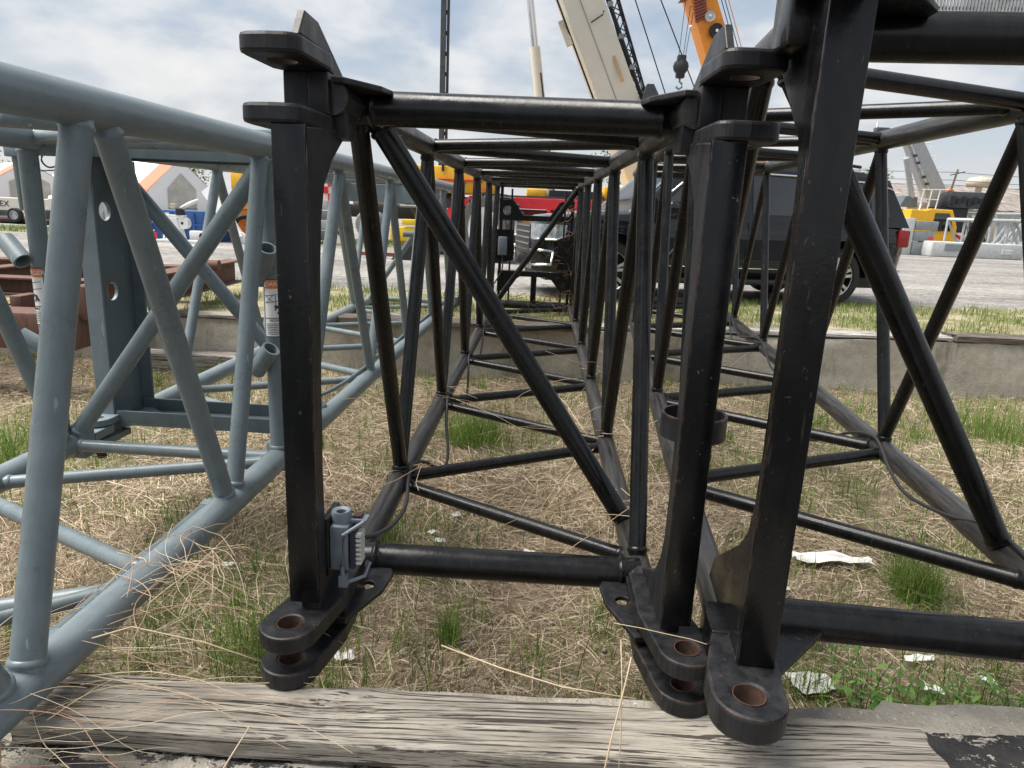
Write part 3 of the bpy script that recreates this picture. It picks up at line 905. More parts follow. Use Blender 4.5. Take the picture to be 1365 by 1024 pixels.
# grey connector box on the left post
def connector():
    mb = MB()
    mb.box((0.012, -0.325, 0.135), (0.062, -0.235, 0.262), bev=0.006)
    o = mb.build('connector_box', M['galv'], C_, auto=24)
    MB().lathe([(0.013, 0), (0.013, 0.016), (0.024, 0.020), (0.027, 0.012), (0.027, -0.03), (0.02, -0.034)], 20, (0.034, -0.285, 0.272)).build('socket_collar', M['galv'], o, auto=24)
    MB().box((0.064, -0.325, 0.142), (0.079, -0.255, 0.248)).build('insulator_block', M['decal_black'], o, bevel=0.003)
    mb = MB()
    for k in range(7):
        mb.box((0.079, -0.318 , 0.152 + 0.013 * k), (0.094, -0.275, 0.160 + 0.013 * k))
    mb.build('contact_comb', M['plastic_pale'], o, bevel=0.001)
    mb = MB()
    mb.rail([(0.052, -0.335, 0.10), (0.05, -0.345, 0.16), (0.052, -0.338, 0.246), (0.098, -0.30, 0.268)], 0.0055, 8)
    mb.rail([(0.052, -0.335, 0.105), (0.104, -0.32, 0.122), (0.108, -0.28, 0.14)], 0.005, 8)
    mb.box((0.04, -0.344, 0.098), (0.062, -0.326, 0.13))
    mb.box((0.045, -0.30, 0.266), (0.104, -0.262, 0.272))
    mb.build('clamp_lever', M['galv'], o, auto=40)
    MB().box((-0.006, -0.33, 0.12), (0.012, -0.22, 0.285), bev=0.003).build('bracket', M['black'], o, auto=24)
    MB().box((0.066, -0.29, 0.272), (0.088, -0.262, 0.279)).build('rusty_latch', M['hole_rust'], o)
connector()

# ---- right black section (single lugs)
R_ = empty('boom_section', "right black lattice boom section resting on the foreground timber with a single thick lug", "crane boom section", GB,
           section_matrix(0.614, 1.988, 0.624, 0.109, 0.0116))
W, H = 0.9735, 1.394
lattice(R_, W, H, -0.04, 0.61, 10, 0.046, 0.0275, 0.0265, (M['black_chord'], M['black_tube']), -0.52, 6.15)
VT, VP = -0.33, -0.645
pipe('end_tube', (0, VT, -0.005), (W, VT, -0.005), 0.051, M['black_tube'], R_, 28, 0.065, 0.065)
pipe('end_tube', (0, VT, H), (W, VT, H), 0.050, M['black_tube'], R_, 28, 0.065, 0.065)
for mirr in (False, True):
    S = (lambda s: W - s) if mirr else (lambda s: s)
    a, b_ = sorted((S(-0.022), S(0.058)))
    MB().box((a, VP, 0.055), (b_, VP + 0.016, H + 0.10), bev=0.003).build('post_flange', M['black'], R_, auto=24)
    web = [(VP + 0.016, H + 0.02), (VP + 0.36, H + 0.02), (VP + 0.35, H - 0.05), (VP + 0.10, H - 0.235), (VP + 0.075, H - 0.30), (VP + 0.06, H - 0.45), (VP + 0.05, 0.80), (VP + 0.045, 0.55), (VP + 0.05, 0.42), (VP + 0.075, 0.345), (VP + 0.13, 0.285), (VP + 0.38, 0.118), (VP + 0.42, 0.04), (VP + 0.016, 0.04)]
    plate('post_web', web, [], 0.03, (S(-0.004), 0, 0), (0, 1, 0), (0, 0, 1), M['black'], R_, 0.004)
    hc = (-0.014, VP - 0.092)
    for t, tcol in ((0.024, 0.0), (H + 0.055, H)):
        out = arc(hc[0], hc[1], 0.079, 185, 352, 18) + [(0.072, VP + 0.02), (0.060, VT - 0.10), (-0.045, VT - 0.08), (-0.055, VP + 0.14), (-0.092, VP - 0.02)]
        plate('lug_plate', mir(out, W, mirr), [(S(hc[0]), hc[1], 0.034)], 0.062, (0, 0, t), (1, 0, 0), (0, 1, 0), M['black'] if t > 1 else M['black_worn'], R_, 0.008)
        MB().lathe([(0.0325, -0.0300), (0.0343, -0.0300), (0.0343, 0.0300), (0.0325, 0.0300), (0.0325, -0.0300)], 28, (S(hc[0]), hc[1], t)).build('pin_bushing', M['hole_rust'], R_, auto=40)
        a, b_ = sorted((S(-0.062), S(0.03)))
        MB().box((a, VT - 0.20, tcol - 0.062), (b_, VT - 0.06, tcol + 0.062), bev=0.012).build('chord_collar', M['black'], R_, auto=24)
    g = [(0.03, VT - 0.27), (0.075, VT - 0.27), (0.275, VT - 0.02), (0.27, VT + 0.02), (0.03, VT + 0.02)]
    plate('gusset', mir(g, W, mirr), [], 0.014, (0, 0, -0.010), (1, 0, 0), (0, 1, 0), M['black'], R_, 0.003)
    g = [(0.03, VT - 0.33), (0.08, VT - 0.33), (0.25, VT - 0.08), (0.25, VT - 0.03), (0.03, VT - 0.02)]
    plate('gusset', mir(g, W, mirr), [], 0.014, (0, 0, H + 0.035), (1, 0, 0), (0, 1, 0), M['black'], R_, 0.003)
pipe('diagonal_tube', (0.02, -0.16, H), (W, 0.19, 0.0), 0.036, M['black_tube'], R_, 20, 0.06, 0.06)
pipe('diagonal_tube', (W, 5.3, H), (0.0, 5.7, 0.0), 0.032, M['black_tube'], R_, 16, 0.05, 0.05)
far_frame(R_, W, H, 6.1, M['black_tube'], 0.036)
cable('cable', [(W - 0.03, -0.35, 0.03), (W - 0.02, 0.0, 0.05), (W - 0.015, 0.25, 0.055), (W - 0.05, 0.45, 0.0), (W - 0.08, 0.7, -0.03), (W - 0.075, 0.9, 0.0), (W - 0.05, 1.08, 0.04), (W - 0.045, 1.2, 0.052), (W - 0.07, 1.4, 0.0), (W - 0.16, 1.65, -0.13), (W - 0.15, 1.95, -0.14), (W - 0.07, 2.3, 0.0), (W - 0.03, 2.4, 0.055), (W - 0.08, 2.9, -0.03), (W - 0.03, 3.6, 0.055), (W - 0.07, 4.2, -0.02), (W - 0.03, 4.8, 0.055)], 0.0075, M['cable'], R_)
M['pale_mesh'] = simple('pale_galvanised_mesh', (0.50, 0.51, 0.50), 0.6, 0, 0.35, 60)
mb = MB()
for k in range(118):
    x = 0.14 + 0.0069 * k
    w_ = 0.0036 + 0.0016 * mnoise.noise(Vector((x * 9, 0, 0)))
    mb.box((x, VT + 0.035, H + 0.035), (x + w_, VT + 0.041, H + 0.20))
for q in range(9):
    mb.box((0.13, VT + 0.042, H + 0.045 + 0.02 * q), (0.96, VT + 0.047, H + 0.051 + 0.02 * q))
kind(mb.build('mesh_panel', M['pale_mesh'], R_), 'stuff')
cable('cable', [(W - 0.03, 3.5, 0.055), (W - 0.12, 3.9, -0.06), (W - 0.10, 4.4, -0.05), (W - 0.03, 4.9, 0.05)], 0.006, M['cable'], R_)
for q in (1.18, 2.42, 3.62):
    MB().lathe([(0.050, -0.006), (0.053, 0.0), (0.050, 0.006)], 20, (W, q + 0.05, 0), (0, 1, 0)).build('cable_tie', M['cable'], R_, smooth=True)

# ---- the two grey sections pinned end to end
GM = section_matrix(-1.972, 1.998, 0.539, 0.0479, 0.0044)
W, H = 0.935, 1.283
G1 = empty('boom_section', "near grey lattice boom section in the left foreground with danger labels on its end posts", "crane boom section", GB, GM)
def g1():
    ch, tb = M['gray_chord'], M['gray']
    rc = 0.050
    Y = (0, 1, 0)
    for s in (0, W):
        for t in (0, H):
            pipe('chord', (s, -3.4, t), (s, 0.93, t), rc, ch, G1, 30)
    def lace(p, q, r, nm='lacing_tube', n=20):
        w = wdist(p, q, Y, rc, r)
        pipe(nm, p, q, r, tb, G1, n, w, w)
    v = lambda i: 0.90 - 0.50 * i
    # right face: nodes measured on the tubes in view
    lace((W, -0.60, 0), (W, -0.205, H), 0.036)
    lace((W, 0.405, 0), (W, -0.125, H), 0.034)
    lace((W, 0.455, 0), (W, 0.85, H), 0.031)
    lace((W, 0.90, 0), (W, 0.90, H), 0.034, 'end_post')
    for k in range(4):
        lace((W, -0.66 - 1.0 * k, 0), (W, -1.16 - 1.0 * k, H), 0.034)
        lace((W, -1.60 - 1.0 * k, 0), (W, -1.22 - 1.0 * k, H), 0.034)
    # left face
    lace((-0.035, 0.90, 0), (-0.035, 0.90, H), 0.036, 'end_post')
    lace((0, 0.86, 0), (0, 0.36, H), 0.032)
    for k in range(4):
        lace((0, -0.14 - 1.0 * k, 0), (0, 0.30 - 1.0 * k, H), 0.032)
        lace((0, -0.20 - 1.0 * k, 0), (0, -0.64 - 1.0 * k, H), 0.032)
    # bottom and top lacing
    lace((0, 0.45, 0), (W, 0.86, 0), 0.025)
    lace((0, 0.36, 0), (W, -0.10, 0), 0.027)
    lace((0, -0.62, 0), (W, -0.19, 0), 0.027)
    lace((0, -0.70, 0), (W, -1.1, 0), 0.027)
    lace((0, 0.90, 0.0), (W, 0.905, 0.0), 0.027, 'end_tube')
    lace((0, 0.88, H), (W, 0.42, H), 0.026)
    lace((0, -0.12, H), (W, 0.36, H), 0.030)
    lace((0, -0.18, H), (W, -0.62, H), 0.028)
    lace((0, 0.905, H), (W, 0.905, H), 0.028, 'end_tube')
    # frame diagonal
    lace((0.0, 0.93, 0.02), (W, 0.93, H - 0.02), 0.036, 'diagonal_tube')
    # end pads with pin lugs
    for s in (0, W):
        for t in (0, H):
            MB().box((s - 0.062, 0.90, t - 0.066), (s + 0.062, 0.985, t + 0.066), bev=0.014).build('end_pad', M['gray_worn'], G1, auto=24)
            out = arc(s, 1.10, 0.062, 0, 180, 10) + [(s - 0.062, 0.98), (s + 0.062, 0.98)]
            plate('pin_lug', out, [(s, 1.10, 0.026)], 0.04, (0, 0, t + 0.012), (1, 0, 0), (0, 1, 0), M['gray_worn'], G1, 0.004)
            MB().lathe([(0.0, -0.13), (0.018, -0.13), (0.025, -0.11), (0.025, 0.045), (0.036, 0.047), (0.036, 0.060), (0.0, 0.062)], 18, (s, 1.10, t)).build('pin', M['hole_rust'] if t == 0 else M['gray_dark'], G1, auto=24)
    MB().box((-0.16, 0.93, H - 0.075), (-0.07, 1.0, H - 0.035), bev=0.004).build('storage_bracket', M['gray'], G1, auto=24)
    # conical spare pins hanging beside the upper left corner
    for (s, v_, ln) in ((-0.115, 0.97, 0.24), (0.02, 1.05, 0.22)):
        MB().lathe([(0.0, 0.0), (0.036, 0.0), (0.030, -ln + 0.01), (0.026, -ln), (0.0, -ln)], 18, (s, v_, H - 0.045)).build('spare_pin', M['gray_dark'], G1, auto=40)
    cable('pin_ring', [(0.03, 1.03, H - 0.06), (-0.02, 1.0, H - 0.04), (-0.04, 0.98, H - 0.08), (-0.01, 0.98, H - 0.11), (0.02, 1.02, H - 0.09)], 0.0035, M['galv'], G1)
    MB().rail([(-0.115, 0.97, H - 0.13), (0.03, 1.03, H - 0.115)], 0.003, 6).build('retainer_rod', M['gray_dark'], G1, smooth=True)
    cable('pin_wire', [(-0.06, 1.02, -0.09), (0.0, 1.03, -0.10), (0.05, 1.05, -0.105), (0.075, 1.07, -0.08)], 0.0025, M['galv'], G1)
    # short open sockets on the end posts
    for (a, b_) in (((-0.155, 0.875, 0.880), (-0.06, 0.835, 0.800)), ((-0.135, 0.86, 0.49), (-0.03, 0.885, 0.42))):
        pipe('pipe_socket', b_, a, 0.036, M['gray'], G1, 22, open_ends=True)
    for (a, b_) in (((0.955, 0.82, 0.90), (0.885, 0.90, 0.76)), ((0.955, 0.815, 0.50), (0.875, 0.845, 0.395))):
        pipe('pipe_socket', a, b_, 0.036, M['gray'], G1, 22, open_ends=True)
    # flat conduit running along the right lower chord
    MB().box((W - 0.066, -3.2, 0.015), (W - 0.050, 0.40, 0.024)).build('conduit', M['gray_dark'], G1)
    for k in range(9):
        q = 0.36 - 0.40 * k
        MB().box((W - 0.070, q - 0.02, 0.005), (W - 0.042, q + 0.02, 0.027)).build('conduit_clip', M['gray'], G1, bevel=0.002)
    cable('hose', [(-0.3, -0.62, -0.02), (0.2, -0.50, -0.03), (0.5, -0.40, -0.03), (0.72, -0.31, -0.01), (0.90, -0.22, 0.01)], 0.024, M['gray_dark'], G1, n=12)
    # danger labels wrapped on the end posts
    def label(s, t0, ang0, word, sub, rad):
        zc = t0
        def patch(name, z0, z1, a0, a1, mat, rr, parent):
            n = 14
            vs, fs = [], []
            for i in range(n + 1):
                a = R(a0 + (a1 - a0) * i / n)
                for z in (z0, z1):
                    vs.append((s + rr * math.sin(a), 0.90 - rr * math.cos(a), z))
            for i in range(n):
                fs.append((2 * i, 2 * i + 2, 2 * i + 3, 2 * i + 1))
            return mesh_obj(name, vs, fs, mat, parent, smooth=True)
        hw = 76
        base = patch('danger_label', zc - 0.115, zc + 0.115, ang0 - hw, ang0 + hw, M['decal_white'], rad + 0.0012, G1)
        patch('label_header', zc + 0.080, zc + 0.115, ang0 - hw, ang0 + hw, M['decal_orange'], rad + 0.0022, base)
        patch('label_rule', zc - 0.042, zc - 0.039, ang0 - hw, ang0 + hw, M['decal_black'], rad + 0.0022, base)
        patch('label_rule', zc + 0.1155, zc + 0.118, ang0 - hw, ang0 + hw, M['decal_black'], rad + 0.0022, base)
        patch('label_rule', zc - 0.118, zc - 0.1155, ang0 - hw, ang0 + hw, M['decal_black'], rad + 0.0022, base)
        def wrap(me, z, dx, nm, mat):
            for v in me.vertices:
                a = R(ang0) + (v.co.x + dx) / rad
                rr = rad + 0.0030 + v.co.z
                v.co = (s + rr * math.sin(a), 0.90 - rr * math.cos(a), z + v.co.y)
            me.materials.clear()
            me.materials.append(mat)
            me.name = nm
            link(bpy.data.objects.new(nm, me), base)
        wrap(text_mesh(word, 0.024), zc + 0.097, 0.008, 'label_text', M['decal_white'])
        wrap(text_mesh(sub, 0.0125), zc - 0.050, 0.0, 'label_text', M['decal_black'])
        def strokes(nm, segs, w):
            mb = MB()
            for (x0, y0, x1, y1, ww) in segs:
                k = 4
                dx_, dy_ = x1 - x0, y1 - y0
                ln = math.hypot(dx_, dy_)
                px, py = -dy_ / ln * ww / 2, dx_ / ln * ww / 2
                vs, fs = [], []
                for i in range(k + 1):
                    for sg in (-1, 1):
                        x, y = x0 + dx_ * i / k + sg * px, y0 + dy_ * i / k + sg * py
                        a = R(ang0) + x / rad
                        rr = rad + 0.0032
                        vs.append((s + rr * math.sin(a), 0.90 - rr * math.cos(a), zc + y))
                for i in range(k):
                    fs.append((2 * i, 2 * i + 2, 2 * i + 3, 2 * i + 1))
                mb.add(vs, fs)
            mb.build(nm, M['decal_black'], base)
        strokes('label_pictogram', [(-0.043, 0.05, 0.040, 0.062, 0.0022), (-0.043, 0.022, 0.04, 0.034, 0.0022), (-0.036, 0.05, -0.008, 0.024, 0.002), (-0.008, 0.056, -0.034, 0.023, 0.002), (0.0, 0.056, 0.0, 0.01, 0.0022),
                                      (0.004, 0.006, 0.020, 0.002, 0.010), (0.016, 0.004, 0.026, -0.018, 0.007), (0.02, 0.0, 0.006, -0.022, 0.006), (0.006, 0.006, -0.004, -0.008, 0.005), (-0.004, 0.004, 0.004, 0.012, 0.009)], 0)
        strokes('label_lines', [(-0.038 + 0.0003 * j, -0.064 - 0.007 * j, 0.038 - 0.004 * (j % 3), -0.064 - 0.007 * j, 0.0024) for j in range(7)], 0)
        tri = [(-0.046, 0.087), (-0.034, 0.087), (-0.040, 0.106)]
        vs = []
        for x, y in tri:
            a = R(ang0) + x / rad
            vs.append((s + (rad + 0.0034) * math.sin(a), 0.90 - (rad + 0.0034) * math.cos(a), zc + y))
        mesh_obj('label_triangle', vs, [(0, 1, 2)], M['decal_white'], base)
    label(-0.035, 0.655, -40, 'DANGER', 'HAZARD', 0.036)
    label(W, 0.655, 40, 'DANGER', 'HAZARD', 0.034)
g1()

G2 = empty('boom_section', "far grey lattice boom section with a channel head frame, pinned behind the near grey one", "crane boom section", GB, GM)
lattice(G2, W, H, 1.27, 0.585, 8, 0.047, 0.028, 0.023, (M['gray_chord'], M['gray']), 1.2, 6.25)
def g2():
    gd = M['gray_dark']
    # channel frame: bottom tray, top channel, two uprights with round holes
    def channel(nm, y0, y1, z0, z1, x0, x1, up):
        mb = MB()
        th = 0.012
        if up:
            mb.box((x0, y0, z0), (x1, y1, z0 + th))
            mb.box((x0, y0, z0 + th), (x1, y0 + th, z1))
            mb.box((x0, y1 - th, z0 + th), (x1, y1, z1))
        else:
            mb.box((x0, y0, z1 - th), (x1, y1, z1))
            mb.box((x0, y0, z0), (x1, y0 + th, z1 - th))
            mb.box((x0, y1 - th, z0), (x1, y1, z1 - th))
        return mb.build(nm, gd, G2, bevel=0.002)
    channel('channel', 1.16, 1.40, 0.015, 0.085, 0.05, W - 0.03, True)
    channel('channel', 1.10, 1.36, H - 0.055, H + 0.02, -0.05, W + 0.03, False)
    for s, sg in ((0.0, 1), (W, -1)):
        # web with holes, front flange outward, rear flange inward
        hl = [(1.235, z, 0.042) for z in (0.28, 0.64, 1.0)]
        web = [(1.17, 0.03), (1.40, 0.03), (1.40, H - 0.056), (1.17, H - 0.056)]
        plate('upright_web', web, hl, 0.014, (s + 0.035 * sg, 0, 0), (0, 1, 0), (0, 0, 1), gd, G2, 0.002)
        for hy, hz_, hr in hl:
            MB().lathe([(hr - 0.0005, -0.0075), (hr + 0.004, -0.0085), (hr + 0.004, 0.0085), (hr - 0.0005, 0.0075), (hr - 0.0005, -0.0075)], 24, (s + 0.035 * sg, hy, hz_), (1, 0, 0)).build('hole_rim', M['gray_worn'], G2, auto=40)
        a, b_ = sorted((s - 0.035 * sg, s + 0.044 * sg))
        MB().box((a, 1.155, 0.03), (b_, 1.167, H - 0.056)).build('upright_flange', M['gray'], G2, bevel=0.002)
        a, b_ = sorted((s + 0.03 * sg, s + 0.095 * sg))
        MB().box((a, 1.402, 0.03), (b_, 1.414, H - 0.056)).build('upright_flange', gd, G2, bevel=0.002)
        for t in (0, H):
            for q in (-0.035, 0.055):
                out = arc(s, 1.10, 0.066, 180, 360, 10) + [(s + 0.066, 1.24), (s - 0.066, 1.24)]
                plate('fork_lug', out, [(s, 1.10, 0.027)], 0.03, (0, 0, t + q - 0.003), (1, 0, 0), (0, 1, 0), M['gray_worn'], G2, 0.003)
    plate('corner_gusset', [(0.06, 1.18), (0.26, 1.18), (0.22, 1.28), (0.10, 1.39), (0.06, 1.39)], [], 0.012, (0, 0, 0.034), (1, 0, 0), (0, 1, 0), M['gray_worn'], G2, 0.002)
    pipe('diagonal_tube', (0.0, 1.30, H), (W, 1.55, 0.0), 0.033, M['gray'], G2, 18, 0.05, 0.05)
    pipe('diagonal_tube', (W, 5.7, H), (0.0, 5.95, 0.0), 0.030, M['gray'], G2, 14, 0.05, 0.05)
    far = 6.2
    for s in (0, W):
        pipe('end_post', (s, far, 0), (s, far, H), 0.030, M['gray'], G2, 14)
        for t in (0, H):
            MB().box((s - 0.055, far + 0.03, t - 0.055), (s + 0.055, far + 0.16, t + 0.055), bev=0.012).build('end_pad', M['gray_worn'], G2, auto=24)
            MB().lathe([(0.0, -0.1), (0.024, -0.1), (0.024, 0.06), (0.04, 0.065), (0.04, 0.08), (0.0, 0.08)], 14, (s + 0.08, far + 0.12, t)).build('pin', gd, G2, auto=24)
    for t in (0, H):
        pipe('end_tube', (0, far, t), (W, far, t), 0.030, M['gray'], G2, 14)
    MB().box((0, 5.55, H - 0.06), (W, 5.70, H - 0.045)).build('walk_plate', M['gray_dark'], G2)
    MB().box((0.0, 5.1, H - 0.19), (W, 5.13, H - 0.02)).build('cross_plate', M['gray'], G2, bevel=0.003)
    pipe('pipe_socket', (W - 0.35, 5.1, 0.80), (W - 0.05, 5.15, 0.80), 0.03, M['gray'], G2, 14)
    for k, zo in enumerate((0.05, 0.058)):
        cable('hose', [(W - 0.30, 1.45, 0.03), (W - 0.12, 1.9, 0.02), (W - 0.03, 2.40, zo), (W - 0.045, 2.6, zo + 0.006), (W - 0.055, 3.2, 0.03), (W - 0.03, 3.6, zo), (W - 0.05, 4.1, 0.04), (W - 0.03, 4.75, zo), (W - 0.03, 5.9, zo)], 0.011, gd, G2)
g2()

# ------------------------------------------------------------------ the yard behind: vehicles, cranes, sheds
M['suv'] = simple('black_car_paint', (0.008, 0.009, 0.012), 0.06, 0, 0.1, 2, 0.5)
M['glass'] = simple('tinted_glass', (0.008, 0.009, 0.011), 0.03, 0, 0.05, 6, 1.0)
M['glass_clear'] = simple('cab_glass', (0.10, 0.13, 0.15), 0.06, 0, 0.15)
M['chrome'] = simple('chrome', (0.75, 0.76, 0.78), 0.15, 1.0, 0.05)
M['alloy'] = simple('alloy_wheel', (0.52, 0.53, 0.55), 0.28, 0.8, 0.1)
M['rubber'] = simple('tyre_rubber', (0.018, 0.018, 0.019), 0.8, 0, 0.3, 20)
M['rubber_dusty'] = simple('dusty_rubber', (0.055, 0.053, 0.05), 0.85, 0, 0.3, 8)
M['stain'] = simple('rust_stain', (0.50, 0.33, 0.17), 0.6)
M['lamp_red'] = simple('lamp_red', (0.28, 0.01, 0.012), 0.2)
M['lamp_clear'] = simple('lamp_clear', (0.26, 0.29, 0.32), 0.08, 0, 0.5, 9)
M['lamp_amber'] = simple('lamp_amber', (0.75, 0.16, 0.02), 0.3)
M['red'] = simple('red_paint', (0.62, 0.025, 0.035), 0.4, 0, 0.15)
M['red_dark'] = simple('dark_red_paint', (0.17, 0.02, 0.03), 0.5, 0, 0.2)
M['yellow'] = simple('yellow_paint', (0.78, 0.42, 0.02), 0.4, 0, 0.1)
M['bright_yellow'] = simple('bright_yellow_paint', (0.80, 0.56, 0.015), 0.4, 0, 0.1)
M['orange'] = simple('orange_paint', (0.78, 0.27, 0.025), 0.4, 0, 0.12)
M['cream'] = simple('cream_paint', (0.74, 0.70, 0.60), 0.42, 0, 0.06, 1.5)
M['beige'] = simple('beige_paint', (0.50, 0.44, 0.34), 0.5, 0, 0.15)
M['white'] = simple('white_paint', (0.74, 0.74, 0.73), 0.45, 0, 0.08)
M['silver'] = simple('silver_grey_paint', (0.40, 0.43, 0.46), 0.35, 0.1, 0.12)
M['dark_gray'] = simple('dark_grey_paint', (0.055, 0.06, 0.068), 0.45, 0, 0.25)
M['mid_gray'] = simple('mid_grey_paint', (0.20, 0.22, 0.23), 0.5, 0, 0.2)
M['pale_gray'] = simple('pale_grey_paint', (0.46, 0.48, 0.48), 0.6, 0, 0.15)
M['near_black'] = simple('near_black_paint', (0.012, 0.014, 0.018), 0.5)
M['tent'] = simple('tent_fabric', (0.80, 0.80, 0.81), 0.6, 0, 0.06, 0.6)
M['tent_orange'] = simple('orange_tent_fabric', (0.78, 0.17, 0.085), 0.6, 0, 0.08)
M['tent_grey'] = simple('worn_tent_fabric', (0.45, 0.44, 0.40), 0.7, 0, 0.25, 1.2)
M['blue'] = simple('blue_paint', (0.025, 0.085, 0.26), 0.5, 0, 0.3, 3)
M['brick'] = simple('brick_red', (0.23, 0.07, 0.05), 0.8, 0, 0.3)
M['paper'] = simple('white_paper', (0.72, 0.71, 0.68), 0.8, 0, 0.12, 20)
M['bark'] = simple('bark', (0.09, 0.07, 0.05), 0.9, 0, 0.3)

def loc_matrix(x, y, z, ang):
    mt = Matrix.Rotation(ang, 4, 'Z')
    mt.translation = Vector((x, y, z))
    return mt

# ---- black SUV: local x = forward, y = left, origin under the rear axle
def suv():
    front, rear = Vector((1.20, 9.46, YARD)), Vector((4.50, 10.10, YARD))
    ang = math.atan2((front - rear).y, (front - rear).x)
    # near side is the left side of the car; the wheel points above are on that side
    left = Vector((-math.sin(ang), math.cos(ang), 0))
    org = rear - left * 0.86
    s = empty('parked_suv', "large glossy black SUV parked on the gravel behind the right black boom", "SUV", None, loc_matrix(org.x, org.y, YARD, ang))
    WB = (front - rear).length
    xr, xf = -1.06, WB + 0.98
    def ztop(x):
        pts = [(xr, 0.98), (xr + 0.05, 1.16), (0, 1.19), (WB - 0.75, 1.15), (WB - 0.35, 1.19), (WB + 0.2, 1.15), (WB + 0.72, 1.08), (xf - 0.06, 0.98), (xf, 0.80)]
        return float(np.interp(x, [p[0] for p in pts], [p[1] for p in pts]))
    def zbot(x):
        pts = [(xr, 0.52), (xr + 0.3, 0.42), (0.5, 0.36), (WB - 0.5, 0.36), (WB + 0.6, 0.30), (xf, 0.38)]
        return float(np.interp(x, [p[0] for p in pts], [p[1] for p in pts]))
    def hw(x):
        pts = [(xr, 0.86), (xr + 0.12, 0.95), (xr + 0.6, 1.0), (WB - 0.2, 1.0), (WB + 0.45, 0.985), (xf - 0.25, 0.90), (xf - 0.06, 0.76), (xf, 0.66)]
        return float(np.interp(x, [p[0] for p in pts], [p[1] for p in pts]))
    xs = sorted(set(list(np.linspace(xr, xf, 44)) + [xr + 0.05, xf - 0.06, xf - 0.25]))
    prof = lambda w, zb, zt: [(0.90 * w, zb), (0.965 * w, zb + 0.10), (0.985 * w, zb + 0.26), (0.975 * w, zb + 0.40 * (zt - zb)), (w, zb + 0.62 * (zt - zb)), (0.985 * w, zb + 0.82 * (zt - zb)), (0.955 * w, zt - 0.03), (0.90 * w, zt), (0.55 * w, zt + 0.02), (0, zt + 0.03)]
    vs, fs = [], []
    for x in xs:
        p = prof(hw(x), zbot(x), ztop(x))
        ringp = p + [(-y, z) for y, z in p[-2::-1]]
        vs += [(x, y, z) for y, z in ringp]
    n = len(ringp)
    for i in range(len(xs) - 1):
        for j in range(n - 1):
            a = i * n + j
            fs.append((a, a + 1, a + n + 1, a + n))
        fs.append((i * n + n - 1, i * n, (i + 1) * n, (i + 1) * n + n - 1))
    fs.append(tuple(range(n - 1, -1, -1)))
    fs.append(tuple(range((len(xs) - 1) * n, len(xs) * n)))
    body = mesh_obj('body', vs, fs, M['suv'], None)
    # wheel arches
    for x in (0.0, WB):
        cut = MB().lathe([(0.0, -1.2), (0.50, -1.2), (0.50, 1.2), (0.0, 1.2)], 40, (x, 0, 0.42), (0, 1, 0)).build('cutter', M['suv'])
        md = body.modifiers.new('arch', 'BOOLEAN')
        md.operation = 'DIFFERENCE'
        md.solver = 'EXACT'
        md.object = cut
        dg = bpy.context.evaluated_depsgraph_get()
        me = bpy.data.meshes.new_from_object(body.evaluated_get(dg))
        body.modifiers.clear()
        body.data = me
        bpy.data.objects.remove(cut)
    body.data.polygons.foreach_set('use_smooth', [True] * len(body.data.polygons))
    body.data.set_sharp_from_angle(angle=R(28))
    body.parent = s
    MB().box((-0.9, -0.7, 0.25), (WB + 0.8, 0.7, 0.55)).build('underbody', M['near_black'], s)
    for x in (0.0, WB):
        for y in (-1, 1):
            MB().box((x - 0.5, y * 0.55 - 0.02, 0.3), (x + 0.5, y * 0.55 + 0.02, 0.92)).build('arch_liner', M['near_black'], s)
    # greenhouse
    gx = [xr + 0.02, xr + 0.32, xr + 0.75, 0.4, 1.5, WB - 1.25, WB - 0.95, WB - 0.25]
    gz = [1.14, 1.80, 1.90, 1.925, 1.93, 1.88, 1.80, 1.16]
    def roof(x):
        return float(np.interp(x, gx, gz))
    xs2 = sorted(set(gx + list(np.linspace(gx[0], gx[-1], 30))))
    vs, fs = [], []
    for x in xs2:
        zt = roof(x)
        k = (zt - 1.13) / 0.80
        ringp = [(0.955, 1.13), (0.955 - 0.16 * k * 0.9, 1.13 + (zt - 1.13) * 0.86), (0.955 - 0.20 * k, 1.13 + (zt - 1.13) * 0.95), (0.62, zt), (0, zt + 0.012)]
        ringp = ringp + [(-y, z) for y, z in ringp[-2::-1]]
        vs += [(x, y, z) for y, z in ringp]
    n = len(ringp)
    for i in range(len(xs2) - 1):
        for j in range(n - 1):
            a = i * n + j
            fs.append((a, a + 1, a + n + 1, a + n))
    mesh_obj('roof', vs, fs, M['suv'], s, auto=24)
    def side_pt(x, z, off=0.006):
        zt = roof(x)
        k = (zt - 1.13) / 0.80
        f = max(0, min(1, (z - 1.13) / max(0.02, (zt - 1.13) * 0.86)))
        return 0.955 - 0.16 * k * 0.9 * f + off
    def glass(nm, poly, mat, off, sgn):
        return mesh_obj(nm, [(x, sgn * side_pt(x, z, off), z) for x, z in poly], [tuple(range(len(poly)))], mat, s)
    wins = [('window', [(xr + 0.34, 1.27), (-0.42, 1.24), (-0.42, 1.70), (xr + 0.56, 1.68), (xr + 0.40, 1.60)]),
            ('window', [(-0.34, 1.24), (0.42, 1.23), (0.42, 1.72), (-0.34, 1.70)]),
            ('window', [(0.46, 1.23), (1.38, 1.22), (1.38, 1.73), (0.46, 1.72)]),
            ('window', [(1.50, 1.22), (WB - 0.62, 1.21), (WB - 0.98, 1.56), (WB - 1.22, 1.72), (1.50, 1.73)])]
